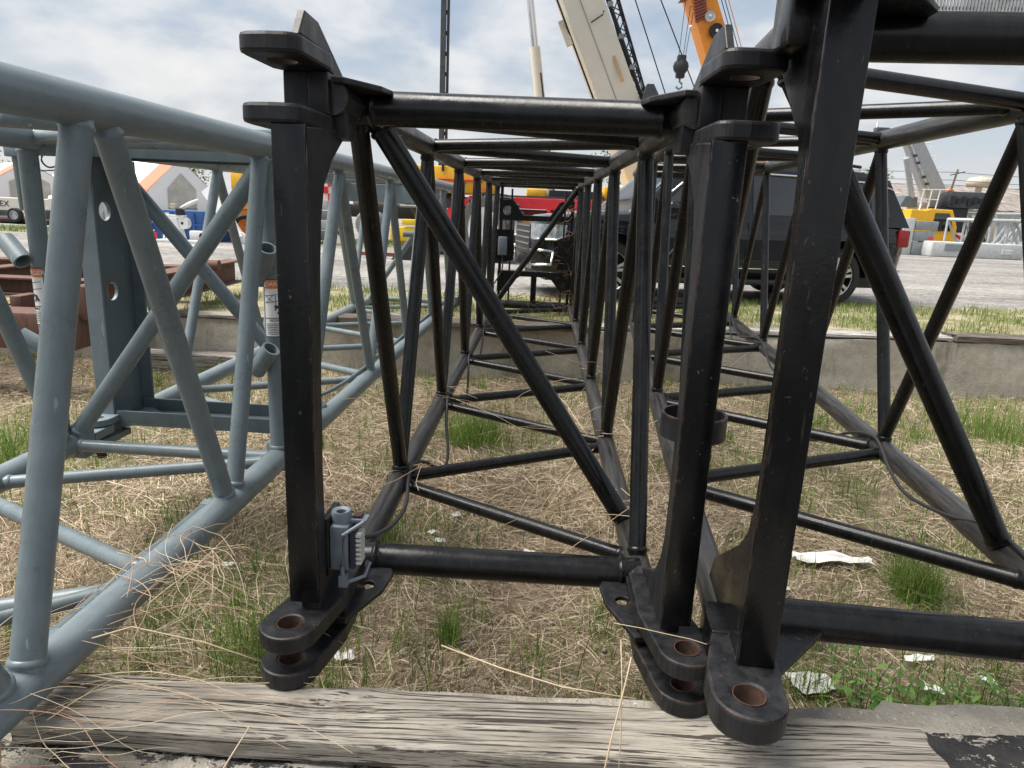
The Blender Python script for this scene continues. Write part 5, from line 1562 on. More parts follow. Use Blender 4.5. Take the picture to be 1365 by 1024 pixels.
by = empty('machine', "beige machine with orange stripe half hidden behind the lattice parts at the right", "machine", None, loc=(23.0, 42, YARD))
MB().box((0, 0, 0.6), (4.8, 2.2, 2.1), bev=0.06).build('body', M['beige'], by, auto=24)
MB().box((0, -0.03, 0.75), (2.4, 0.0, 1.1)).build('stripe', M['orange'], by)
MB().box((2.6, -0.1, 0.9), (4.2, 0.3, 1.8)).build('engine_bay', M['dark_gray'], by, bevel=0.02)
tyre(by, 'wheel', (1.0, 0, 0.5), (0, -1, 0), 0.5, 0.4, M['mid_gray'])
tyre(by, 'wheel', (3.8, 0, 0.5), (0, -1, 0), 0.5, 0.4, M['mid_gray'])

wh_ = empty('warehouse', "long low warehouse with a weathered ribbed grey roof on the right horizon", "warehouse", None, loc=(40, 82, YARD))
MB().box((-6, 0, 0), (70, 30, 3.6)).build('wall', M['pale_gray'], wh_)
def roof_mat():
    mt, t, b = new_mat('ribbed_roof')
    v = obj_vec(t, (0.9, 0.08, 1))
    c = ramp(t, [(0.35, (0.11, 0.09, 0.08)), (0.5, (0.22, 0.19, 0.17)), (0.65, (0.33, 0.30, 0.28))])
    t.links.new(noise(t, 3.0, 6, 0.7, v), c.inputs[0])
    t.links.new(c.outputs[0], b.inputs['Base Color'])
    b.inputs['Roughness'].default_value = 0.85
    return mt
M['roof'] = roof_mat()
mb = MB()
nn = 96
vs, fs = [], []
for i in range(nn + 1):
    x = -7 + 78 * i / nn
    o_ = 0.12 if i % 2 else 0.0
    vs += [(x, -1, 3.5 + o_), (x, 15, 6.9 + o_), (x, 31, 3.5 + o_)]
for i in range(nn):
    a = 3 * i
    fs += [(a, a + 3, a + 4, a + 1), (a + 1, a + 4, a + 5, a + 2)]
mb.add(vs, fs).build('roof', M['roof'], wh_)
up_ = empty('utility_pole', "leaning utility pole carrying wires above the warehouse roof", "utility pole", None, loc=(45.8, 78, YARD))
MB().rail([(0, 0, 0), (0.2, 0, 5.0), (0.6, 0, 7.5)], 0.10, 8).build('pole', M['bark'], up_, smooth=True)
MB().bar((-0.1, 0, 6.9), (1.4, 0, 7.3), 0.06, 6).build('crossarm', M['bark'], up_)
for z in (7.2, 6.4, 5.9):
    mb = MB()
    for x1 in (-40, 30):
        mb.rail([(0.5 + x1 * t, 3 * t, z - 1.3 * (t - t * t) * 1.0 + 0.4 * t) for t in np.linspace(0, 1, 12)], 0.025, 4)
    mb.build('wire', M['near_black'], up_)
wt_ = empty('water_tank', "small round rusty tank on the warehouse roof", "water tank", None, loc=(54.0, 86, 5.5))
MB().lathe([(0, 1.2), (1.3, 1.3), (1.5, 1.9), (1.1, 2.3), (0, 2.5)], 18).build('tank', M['beige'], wt_, smooth=True)
MB().lathe([(0.35, -0.5), (0.35, 1.3)], 10).build('stand', M['beige'], wt_)

# ---- trees beyond the yard
def tree(label, x, y, h, r, seed):
    rg = np.random.default_rng(seed)
    e = empty('tree', label, "tree", None, loc=(x, y, YARD))
    mb = MB()
    mb.rail([(0, 0, 0), (0.1, 0, h * 0.4), (0, 0.1, h * 0.8)], 0.16, 8, lambda t: 1 - 0.75 * t)
    for k in range(7):
        a = k * 0.9
        mb.rail([(0, 0, h * (0.35 + 0.06 * k)), (0.5 * r * math.cos(a), 0.5 * r * math.sin(a), h * (0.5 + 0.06 * k)), (0.85 * r * math.cos(a), 0.85 * r * math.sin(a), h * (0.6 + 0.055 * k))], 0.06, 5, lambda t: 1 - 0.8 * t)
    mb.build('trunk', M['bark'], e, smooth=True)
    n = 5200
    cl = rg.normal(0, 1, (34, 3))
    cl /= np.linalg.norm(cl, axis=1)[:, None]
    cl *= (rg.uniform(0.3, 1, (34, 1)) ** 0.5)
    ci = rg.integers(0, 34, n)
    c = cl[ci] * np.array([r, r, h * 0.33]) + np.array([0, 0, h * 0.66]) + rg.normal(0, 0.22 * r, (n, 3))
    d = rg.normal(0, 1, (n, 3)); d /= np.linalg.norm(d, axis=1)[:, None]
    w = np.cross(d, rg.normal(0, 1, (n, 3))); w /= np.linalg.norm(w, axis=1)[:, None]
    sz = rg.uniform(0.06, 0.13, (n, 1))
    P = np.stack([c - d * sz, c, c + d * sz], 1)
    Wd = np.stack([w * sz * 0.15, w * sz * 0.5, w * sz * 0.08], 1)
    ribbons('crown', P, Wd, M['leaf_far'], e)
tree("leafy tree showing above the roof of the black SUV", 28.9, 60, 5.6, 1.7, 5)
tree("bushy tree beyond the cranes in the gap above the middle boom", 9.2, 55, 8.3, 2.6, 6)
tree("distant tree behind the long white tent", -31.0, 62, 4.9, 3.2, 8)
tree("small distant tree at the far left horizon", -41.5, 55, 3.2, 2.2, 9)

# ---- white fabric shelters with orange bands on the left
def shelter(label, x, y, w, l, eave, peak, door):
    e = empty('fabric_shelter', label, "fabric shelter", None, loc=(x, y, -0.35))
    # gable faces the camera's right; local x across the gable, y along the tent
    prof = [(-w / 2, 0), (-w / 2, eave * 0.8), (-w / 2 + 0.35, eave * 1.1), (0, peak), (w / 2 - 0.35, eave * 1.1), (w / 2, eave * 0.8), (w / 2, 0)]
    def skin(nm, y0, y1, mat, off):
        vs, fs = [], []
        n = len(prof)
        for yy in np.linspace(y0, y1, 9):
            for (px, pz) in prof:
                k = 1 + off / (w / 2)
                vs.append((px * k, yy, pz * (1 + off / peak) if pz else 0))
        for i in range(8):
            for j in range(n - 1):
                a = i * n + j
                fs.append((a, a + 1, a + n + 1, a + n))
        return mesh_obj(nm, vs, fs, mat, e)
    skin('cover', 0, l, M['tent'], 0.0)
    skin('band', 0.02, 2.7, M['tent_orange'], 0.03)
    mesh_obj('gable', [(px, 0.03, pz) for px, pz in prof], [tuple(range(len(prof)))], M['tent'], e)
    dp = [(-door, 0), (-door, eave * 1.15), (0, peak * 0.80), (door, eave * 1.15), (door, 0)]
    mesh_obj('door', [(px, 0.0, pz) for px, pz in dp], [tuple(range(len(dp)))], M['tent_grey'], e)
    MB().box((-door, -0.02, eave * 0.55), (door, -0.005, eave * 0.58)).build('door_bar', M['mid_gray'], e)
    e.rotation_euler = (0, 0, R(47))
    return e
shelter("white fabric shelter with an orange band and a grey door flap behind the blue container", -23.0, 49, 5.0, 26, 2.2, 4.45, 0.95)
shelter("white fabric shelter with a wide orange band at the far left edge", -33.7, 49.5, 5.4, 26, 2.2, 3.9, 1.2)

# ---- long cream boom on the left with lettering, trailer, car
lb = empty('crane_boom', "long weathered cream boom lying level with black lettering at the left edge", "crane boom", None, loc=(-20.5, 27, YARD - 0.78))
MB().box((-4, 0, 1.15), (2.75, 0.5, 1.62)).build('boom', M['cream'], lb, bevel=0.02)
tapered_box(MB(), (2.75, 0.25, 1.45), (6.2, 0.2, 1.75), 0.5, 0.62, 0.45, 0.5, (0, 1, 0)).build('boom_section', M['cream'], lb)
MB().bar((1.9, -0.1, 0.95), (5.6, -0.1, 1.15), 0.12, 10).build('cylinder', M['white'], lb, auto=40)
tm = text_mesh("TEREX", 0.30, 0.004)
tm.transform(Matrix.Translation((0.80, -0.006, 1.385)) @ Matrix.Rotation(R(90), 4, 'X'))
tm.materials.clear(); tm.materials.append(M['near_black'])
link(bpy.data.objects.new('lettering', tm), lb)
MB().box((-3, 0.6, 0.78), (0.2, 1.4, 1.3), bev=0.03).build('support', M['dark_gray'], lb, auto=24)
tr = empty('flat_trailer', "low black flatbed trailer with a silver-rimmed wheel at the left edge", "trailer", None, loc=(-17.5, 24.4, YARD))
MB().box((-2.5, 0, 0.05), (1.9, 1.8, 0.20)).build('bed', M['near_black'], tr, bevel=0.01)
MB().box((-2.5, -0.03, 0.14), (1.9, 0.0, 0.18)).build('side_rail', M['brick'], tr)
tyre(tr, 'wheel', (0.35, -0.12, 0.30), (0, -1, 0), 0.24, 0.2, M['alloy'])
MB().prism([(-0.6, 0.2), (0.5, 0.2), (0.9, 0.3), (0.75, 0.4), (0.3, 0.5), (-0.5, 0.5)], 0.9, (0.9, 0.9, 0), (1, 0, 0), (0, 0, 1)).build('toolbox', M['dark_gray'], tr, bevel=0.03)
MB().bar((1.75, -0.05, 0.0), (1.75, -0.05, 0.9), 0.04, 8).build('jack_leg', M['near_black'], tr)
fn = empty('wire_gate', "low wire mesh gate between the grey tubes at the left", "gate", None, loc=(-12.6, 19.5, YARD))
mb = MB()
for k in range(12):
    mb.bar((0.11 * k, 0, 0.0), (0.11 * k, 0, 0.62), 0.006, 5)
for k in range(6):
    mb.bar((0, 0, 0.12 * k), (1.25, 0, 0.12 * k), 0.006, 5)
mb.build('mesh', M['mid_gray'], fn)
for x in (0, 0.62, 1.25):
    MB().bar((x, 0, 0), (x, 0, 0.9 if x == 0.62 else 0.65), 0.025, 6).build('post', M['mid_gray'], fn)
dc = empty('dump_hopper', "grey wedge-shaped hopper behind the wire gate at the left", "hopper", None, loc=(-13.6, 22.5, YARD))
MB().prism([(0, 0.9), (1.7, 0.95), (1.4, 0.35), (0.6, 0.3)], 0.8, (0, 0, 0), (1, 0, 0), (0, 0, 1)).build('hopper', M['silver'], dc, bevel=0.02)
MB().prism([(1.2, 0.95), (1.75, 0.97), (1.75, 1.5)], 0.3, (0, -0.5, 0), (1, 0, 0), (0, 0, 1)).build('chute', M['blue'], dc)
tyre(dc, 'wheel', (0.2, -0.4, 0.35), (0, -1, 0), 0.4, 0.25, M['mid_gray'])

# ---- blue container with papers, white machine parts in front
bc = empty('container', "blue ribbed steel container with white sheets stuck on it, left of the yard", "container", None, loc=(-9.85, 18.9, YARD))
MB().box((0, 0, 0), (1.85, 1.0, 0.78), bev=0.015).build('box', M['blue'], bc, auto=24)
for k in range(7):
    MB().box((0.05 + 0.29 * k, -0.035, 0.06), (0.11 + 0.29 * k, 0.0, 0.74)).build('rib', M['blue'], bc)
MB().box((0, -0.04, 0.40), (1.85, -0.0, 0.45)).build('rail', M['blue'], bc)
for x, z, w, h in ((0.14, 0.46, 0.13, 0.22), (0.50, 0.44, 0.11, 0.28), (0.82, 0.52, 0.05, 0.18)):
    MB().box((x, -0.042, z), (x + w, -0.037, z + h)).build('paper_sheet', M['white'], bc)
wm_ = empty('machine_part', "white painted machine stand with a curved arm in front of the blue container", "machine part", None, loc=(-9.15, 18.3, YARD))
MB().prism([(0, 0), (0.62, 0), (0.55, 0.08), (0.42, 0.62), (0.18, 0.62), (0.12, 0.1)], 0.25, (0, 0, 0), (1, 0, 0), (0, 0, 1)).build('stand', M['white'], wm_, bevel=0.02)
MB().bar((0.05, -0.1, 0.02), (0.12, -0.1, 0.60), 0.025, 8).build('leg', M['white'], wm_)
MB().lathe([(0.04, -0.10), (0.15, -0.10), (0.15, 0.10), (0.04, 0.10)], 20, (0.55, 0, 0.48), (0, 1, 0)).build('drum', M['white'], wm_, auto=40)
MB().box((0.1, -0.12, 0.60), (0.6, 0.1, 0.68)).build('top_plate', M['white'], wm_, bevel=0.01)
MB().box((0.42, -0.14, 0.68), (0.55, 0.1, 0.84)).build('motor', M['near_black'], wm_, bevel=0.01)
MB().rail([(0.50, 0, 0.84), (0.70, 0, 0.96), (0.95, 0, 1.06)], 0.05, 8).build('arm', M['white'], wm_, smooth=True)
MB().box((0.28, -0.12, 0.84), (0.42, 0.0, 0.96)).build('lamp', M['beige'], wm_, bevel=0.01)
MB().box((-0.1, -0.3, -0.0), (1.0, 0.2, 0.06)).build('base', M['white'], wm_, bevel=0.01)
wj = empty('jib_part', "white tapered jib leaning to the ground beside the blue container", "jib", None, loc=(-8.1, 19.0, YARD))
tapered_box(MB(), (-0.2, 0.2, 1.35), (0.75, -0.2, 0.12), 0.30, 0.3, 0.24, 0.22, (0, 1, 0)).build('boom', M['white'], wj)
MB().prism([(0.55, 0.0), (0.95, 0.0), (0.98, 0.15), (0.8, 0.3), (0.6, 0.22)], 0.1, (0, -0.2, 0), (1, 0, 0), (0, 0, 1)).build('jib_head', M['white'], wj, bevel=0.01)
MB().lathe([(0, -0.05), (0.09, -0.05), (0.09, 0.05), (0, 0.05)], 14, (-0.2, -0.3, 0.15), (0, 1, 0)).build('sheave', M['mid_gray'], wj)
MB().box((-0.55, -0.35, 0.02), (-0.05, -0.1, 0.28), bev=0.03).build('bracket', M['white'], wj, auto=24)
rd = empty('fuel_can', "small red can on the ground by the white machine stand", "can", None, loc=(-9.42, 18.25, YARD))
MB().box((-0.1, -0.1, 0), (0.1, 0.1, 0.22), bev=0.03).build('can', M['red'], rd, auto=24)
MB().bar((0, 0, 0.2), (0.05, 0, 0.28), 0.025, 8).build('cap', M['white'], rd)

# ---- orange crane on the left, mostly behind the black post; its boom runs to the right
oc = empty('crane', "orange wheeled crane at the left with its boom reaching right behind the black post", "crane", None, loc=(-8.1, 20.2, YARD))
MB().prism([(-0.25, 0.42), (0.3, 0.2), (1.8, 0.2), (1.8, 1.15), (0.25, 1.2), (-0.05, 0.9)], 0.8, (0, 0.4, 0), (1, 0, 0), (0, 0, 1)).build('body', M['orange'], oc, bevel=0.03)
MB().box((0.02, -0.02, 0.86), (1.8, 0.0, 0.88)).build('seam', M['brick'], oc)
MB().box((-0.05, 0.1, 1.40), (1.7, 0.9, 1.86), bev=0.04).build('boom_base', M['yellow'], oc, auto=24)
MB().box((0.25, 0.3, 1.1), (1.2, 0.7, 1.42)).build('turntable', M['orange'], oc, bevel=0.02)
tyre(oc, 'wheel', (0.42, -0.12, 0.38), (0.25, -1, 0), 0.36, 0.3, M['orange'])
tyre(oc, 'wheel', (2.0, -0.12, 0.38), (0.25, -1, 0), 0.36, 0.3, M['orange'])
tapered_box(MB(), (1.6, 0.5, 1.65), (3.72, 0.5, 2.28), 0.42, 0.46, 0.30, 0.30, (0, 1, 0)).build('boom', M['orange'], oc, bevel=0.02)
for k in range(3):
    MB().lathe([(0, -0.12), (0.10, -0.12), (0.10, 0.12), (0, 0.12)], 14, (3.42 + 0.15 * k, 0.5, 2.10 + 0.02 * k), (0, 1, 0)).build('sheave', M['orange'], oc)
bk = empty('brick_pile', "pile of reddish bricks seen between the shelter and the orange crane", "bricks", None, loc=(-8.9, 23.5, YARD))
k_ = 0
for lv in range(9):
    for q in range(6):
        MB().box((q * 0.11, 0, 0.55 + lv * 0.075), (q * 0.11 + 0.10, 0.2, 0.55 + lv * 0.075 + 0.062)).build('brick', M['brick'], bk)
MB().box((-0.05, -0.05, 0.0), (0.72, 0.3, 0.53)).build('pallet_crate', M['beige'], bk, bevel=0.01)

# ---- things seen through the far grey section
bg_ = empty('crane', "beige crane cab and engine seen through the far grey section", "crane", None, loc=(-5.0, 23, YARD))
MB().box((-0.4, 0.2, 1.15), (1.3, 1.6, 1.95), bev=0.05).build('cab', M['beige'], bg_, auto=24)
MB().box((0.05, 0.16, 1.35), (0.42, 0.2, 1.75)).build('window', M['white'], bg_)
MB().box((0.22, 0.14, 1.40), (0.38, 0.16, 1.70)).build('pane', M['near_black'], bg_)
MB().box((-0.9, 0.0, 0.75), (2.6, 1.6, 1.15), bev=0.04).build('deck', M['near_black'], bg_, auto=24)
MB().lathe([(0, -0.4), (0.35, -0.4), (0.42, -0.3), (0.42, 0.3), (0.35, 0.4), (0, 0.4)], 20, (0.3, -0.2, 0.55), (0.3, 1, 0)).build('drum', M['mid_gray'], bg_, auto=40)
MB().box((0.0, -0.3, 0.1), (0.6, 0.3, 0.9), bev=0.08).build('engine', M['mid_gray'], bg_, auto=24)
MB().box((1.3, 0.2, 0.6), (2.2, 1.2, 2.0), bev=0.05).build('superstructure', M['near_black'], bg_, auto=24)
MB().rail([(1.75, -0.1, 1.9), (1.6, -0.1, 1.1), (1.72, -0.1, 0.75), (1.9, -0.1, 0.85)], 0.08, 8).build('hook', M['bark'], bg_, smooth=True)
MB().bar((1.2, -0.2, 1.15), (1.9, -0.2, 1.15), 0.05, 10).build('shaft', M['mid_gray'], bg_)
mb = MB()
for k in range(6):
    mb.box((-1.35 + 0.14 * (k % 2), 0.3, 1.0 + 0.22 * k), (-1.21 + 0.14 * (k % 2), 0.32, 1.22 + 0.22 * k))
mb.build('checker_board', M['red'], bg_)
MB().box((-1.38, 0.325, 1.0), (-1.04, 0.34, 2.34)).build('checker_back', M['white'], bg_)
yo = empty('outrigger', "bright yellow outrigger beam low behind the far grey section", "outrigger", None, loc=(-3.55, 20.8, YARD))
MB().box((-0.2, 0, 0.15), (0.75, 0.6, 0.55), bev=0.02).build('box', M['bright_yellow'], yo, auto=24)
MB().box((0.15, -0.05, 0.62), (0.75, 0.5, 0.78), bev=0.02).build('top_beam', M['bright_yellow'], yo, auto=24)
MB().bar((0.1, 0.2, 0.0), (0.1, 0.2, 0.2), 0.06, 8).build('foot', M['bright_yellow'], yo)
MB().box((1.15, 0.2, 0.05), (1.5, 0.5, 0.5), bev=0.02).build('end_box', M['bright_yellow'], yo, auto=24)
sb = empty('barrier_board', "black and cream diagonal striped board low behind the far grey section", "barrier", None, loc=(-5.25, 19.9, YARD))
MB().box((0, 0, 0.05), (0.62, 0.04, 0.62)).build('board', M['cream'], sb)
mb = MB()
for k in range(4):
    x = 0.16 * k
    mb.prism([(x, 0.60), (min(0.61, x + 0.08), 0.60), (min(0.61, x + 0.46), 0.06), (min(0.60, x + 0.38), 0.06)], 0.01, (0, -0.008, 0), (1, 0, 0), (0, 0, 1))
mb.build('stripes', M['near_black'], sb)
st = empty('counterweight_stack', "stack of grey counterweight slabs just right of the tall black post", "counterweights", None, loc=(-6.0, 20.6, YARD))
for k in range(4):
    MB().box((0, 0, 0.08 + 0.29 * k), (0.55 - 0.02 * k, 0.5, 0.08 + 0.29 * k + 0.26), bev=0.02).build('slab', M['pale_gray'] if k % 2 else M['mid_gray'], st, auto=24)
gf = empty('gravel_box', "low dark drag box on the gravel road behind the far grey section", "drag box", None, loc=(-2.75, 15.6, YARD))
MB().prism([(0, 0), (0.7, 0), (0.65, 0.1), (0.35, 0.42)], 0.5, (0, 0, 0), (1, 0, 0), (0, 0, 1)).build('wedge', M['near_black'], gf)
MB().box((-0.7, -0.05, 0.05), (0.05, 0.05, 0.13)).build('drawbar', M['brick'], gf)

# ---- rusty steel frame across the wall on the left
rf = empty('steel_frame', "rusty brown welded steel frame of channel beams lying across the wall at the left", "steel frame", None, loc=(0, 0, 0))
def beam(nm, a, b_, w, h, th=0.02, flip=False):
    """I-beam between two points (centre of the section)"""
    a, b_ = Vector(a), Vector(b_)
    d = (b_ - a)
    ln = d.length
    u = d.normalized()
    s = Vector((-u.y, u.x, 0)).normalized()
    mt = Matrix((u, s, Vector((0, 0, 1)))).transposed().to_4x4()
    mt.translation = a
    mb = MB()
    mb.box((0, -w / 2, h / 2 - th), (ln, w / 2, h / 2), mt)
    mb.box((0, -w / 2, -h / 2), (ln, w / 2, -h / 2 + th), mt)
    mb.box((0, -th / 2, -h / 2 + th), (ln, th / 2, h / 2 - th), mt)
    return mb.build(nm, M['rust'], rf, bevel=0.004)
beam('i_beam', (-3.38, 5.75, 0.79), (-3.38, 8.4, 0.80), 0.22, 0.26)
beam('i_beam', (-6.4, 7.55, 0.80), (-3.51, 7.55, 0.80), 0.22, 0.22)
beam('i_beam', (-6.4, 6.35, 0.78), (-3.51, 6.35, 0.78), 0.20, 0.16)
beam('i_beam', (-5.0, 5.86, 0.80), (-5.0, 7.4, 0.80), 0.18, 0.2)
MB().box((-6.4, 5.45, 0.385), (-3.50, 5.75, 0.685), bev=0.03).build('box_beam', M['rust'], rf, auto=24)
MB().box((-3.56, 5.55, 0.62), (-3.44, 5.75, 0.90), bev=0.02).build('end_plate', M['rust'], rf, auto=24)
MB().box((-4.35, 5.95, 0.60), (-4.25, 6.2, 0.74), bev=0.01).build('stub', M['rust'], rf, auto=24)
MB().bar((-3.38, 7.2, 0.96), (-3.05, 7.2, 0.96), 0.055, 14).build('pipe_end', M['rust'], rf, auto=40)

# ------------------------------------------------------------------ vegetation and litter
def vnoise(x, y, s, o=0.0):
    return np.array([mnoise.noise(Vector((a * s, b_ * s, o))) for a, b_ in zip(x, y)])
def pit_h(x, y):
    return np.array([pit_z(a, b_) for a, b_ in zip(x, y)])

GREEN_SPOTS = [  # x, y, radius, weight
    (-3.1, 4.0, 0.7, 1.2), (-2.6, 5.6, 0.9, 0.9), (-0.95, 2.25, 0.45, 0.9), (-0.75, 2.75, 0.40, 0.8), (-0.62, 3.15, 0.25, 0.9), (-1.5, 3.0, 0.35, 0.5),
    (-0.24, 4.8, 0.28, 1.4), (0.1, 5.2, 0.5, 0.6), (3.6, 5.6, 0.9, 0.9), (2.6, 5.9, 0.8, 0.9), (4.8, 6.0, 0.9, 1.0), (2.0, 4.6, 0.5, 0.6), (1.84, 2.9, 0.25, 0.8),
    (0.75, 2.2, 0.22, 1.0), (1.3, 2.2, 0.45, 0.9), (1.7, 2.15, 0.4, 0.6), (-0.2, 2.35, 0.2, 0.7), (2.3, 3.9, 0.6, 0.5), (0.6, 6.3, 0.6, 0.9), (-1.0, 6.2, 0.6, 0.7), (-1.6, 2.2, 0.4, 0.5)]
def green_weight(x, y):
    w = np.zeros(len(x))
    for gx, gy, gr, gw in GREEN_SPOTS:
        w += gw * np.exp(-((x - gx) ** 2 + (y - gy) ** 2) / (gr * gr))
    w += np.clip(vnoise(x, y, 1.7, 5.0) - 0.02, 0, 1) * 1.3 + 0.06
    w += 0.5 * np.exp(-((y - 6.6) / 0.25) ** 2)
    return w

def lying_straw(name, n, y0, y1, l0, l1, w0, w1, zmax, seed):
    rg = np.random.default_rng(seed)
    y = rg.uniform(y0, y1, n * 2)
    x = rg.uniform(-1, 1, n * 2) * (0.92 * y + 0.9)
    keep = vnoise(x, y, 2.1, 1.0) * 0.9 + vnoise(x, y, 6.0, 2.0) * 0.5 > -0.52 + rg.uniform(-0.25, 0.2, n * 2)
    keep &= rg.uniform(0, 1, n * 2) > 0.55 * np.clip(green_weight(x, y), 0, 1)
    x, y = x[keep][:n], y[keep][:n]
    n = len(x)
    main = vnoise(x, y, 0.8, 9.0) * 3.0
    a = main + rg.normal(0, 0.9, n)
    ln = rg.uniform(l0, l1, n) * rg.uniform(0.5, 1, n)
    ca = rg.normal(0, 2.2, n)
    z = pit_h(x, y) + rg.uniform(0.001, 1, n) ** 2 * zmax + 0.004
    lift = rg.normal(0, 0.016, n) * (zmax / 0.04)
    k = 4
    P = np.zeros((n, k, 3))
    Wd = np.zeros((n, k, 3))
    px, py = x - np.cos(a) * ln / 2, y - np.sin(a) * ln / 2
    hw_ = rg.uniform(w0, w1, n)
    tw = rg.uniform(-0.9, 0.9, n)
    for i in range(k):
        t = i / (k - 1)
        ang = a + ca * ln * (t - 0.5)
        P[:, i, 0], P[:, i, 1] = px, py
        P[:, i, 2] = np.maximum(z + lift * (t - 0.5) * 2 + 0.012 * np.sin(math.pi * t) * rg.uniform(0, 1, n), z * 0 + pit_h(px, py) + 0.002)
        c = 1.0 if 0 < i < k - 1 else 0.55
        Wd[:, i, 0] = -np.sin(ang) * hw_ * c * np.cos(tw)
        Wd[:, i, 1] = np.cos(ang) * hw_ * c * np.cos(tw)
        Wd[:, i, 2] = hw_ * c * np.sin(tw)
        px, py = px + np.cos(ang) * ln / (k - 1), py + np.sin(ang) * ln / (k - 1)
    return kind(ribbons(name, P, Wd, M['straw']), 'stuff')
lying_straw('dry_straw', 24000, 1.62, 3.3, 0.05, 0.26, 0.0006, 0.0015, 0.035, 1)
lying_straw('dry_straw', 30000, 3.2, 6.75, 0.07, 0.30, 0.0010, 0.0022, 0.04, 2)
lying_straw('straw_litter', 46000, 1.62, 3.6, 0.015, 0.07, 0.0007, 0.0018, 0.02, 5)
lying_straw('straw_litter', 40000, 3.4, 6.75, 0.02, 0.10, 0.0012, 0.0026, 0.02, 6)
lying_straw('dry_straw', 900, 1.65, 5.0, 0.35, 0.75, 0.0009, 0.0018, 0.10, 3)

def blades(x, y, z, l0, l1, w0, w1, lean, mat, name, rg, k=4, parent=None, droop=0.5):
    n = len(x)
    a = rg.uniform(0, 2 * math.pi, n)
    ln = rg.uniform(l0, l1, n)
    le = np.abs(rg.normal(0, lean, n))
    hw_ = rg.uniform(w0, w1, n)
    fa = rg.uniform(0, 2 * math.pi, n)
    P = np.zeros((n, k, 3))
    Wd = np.zeros((n, k, 3))
    for i in range(k):
        t = i / (k - 1)
        th = le * (0.35 + 0.65 * t) + droop * le * t * t
        th_m = le * (0.35 + 0.32 * t) + droop * le * t * t / 3
        P[:, i, 0] = x + np.cos(a) * np.sin(th_m) * ln * t
        P[:, i, 1] = y + np.sin(a) * np.sin(th_m) * ln * t
        P[:, i, 2] = z + np.cos(th_m) * ln * t
        c = (1.0, 0.9, 0.62, 0.06)[i] if k == 4 else (1.0, 0.8, 0.06)[i]
        Wd[:, i, 0] = np.cos(fa) * hw_ * c
        Wd[:, i, 1] = np.sin(fa) * hw_ * c
    return ribbons(name, P, Wd, mat, parent)
def pebbles(n, seed):
    rg = np.random.default_rng(seed)
    mb = MB()
    for k in range(n):
        y = rg.uniform(1.65, 6.6)
        x = rg.uniform(-1, 1) * (0.9 * y + 0.6)
        r = rg.uniform(0.004, 0.016)
        c = Vector((x, y, pit_z(x, y) + r * 0.6))
        vs = [c + Vector((d[0] * r * rg.uniform(0.7, 1.4), d[1] * r * rg.uniform(0.7, 1.4), d[2] * r * rg.uniform(0.5, 0.9))) for d in ((1, 0, 0), (0, 1, 0), (-1, 0, 0), (0, -1, 0), (0, 0, 1), (0, 0, -1))]
        mb.add(vs, [(0, 1, 4), (1, 2, 4), (2, 3, 4), (3, 0, 4), (1, 0, 5), (2, 1, 5), (3, 2, 5), (0, 3, 5)])
    kind(mb.build('pebbles', M['pebble'], None, smooth=True), 'stuff')
M['pebble'] = island_mat('pebble', [(0.0, (0.10, 0.085, 0.07)), (0.5, (0.26, 0.23, 0.19)), (1.0, (0.5, 0.47, 0.42))], 0.85)
pebbles(900, 81)
def pit_grass(n, y0, y1, seed, l0, l1, w0, w1):
    rg = np.random.default_rng(seed)
    y = rg.uniform(y0, y1, n)
    x = rg.uniform(-1, 1, n) * (0.92 * y + 0.9)
    keep = rg.uniform(0, 1.6, n) < green_weight(x, y) * (0.5 + 1.6 * np.clip(vnoise(x, y, 7.0, 3.0) + 0.15, 0, 1))
    x, y = x[keep], y[keep]
    return kind(blades(x, y, pit_h(x, y), l0, l1, w0, w1, 0.75, M['grass'], 'green_grass', rg), 'stuff')
pit_grass(24000, 1.62, 3.4, 21, 0.025, 0.12, 0.0011, 0.0024)
pit_grass(46000, 3.2, 6.72, 22, 0.03, 0.16, 0.0015, 0.003)
pit_grass(9000, 1.62, 5.0, 23, 0.10, 0.24, 0.0012, 0.0024)

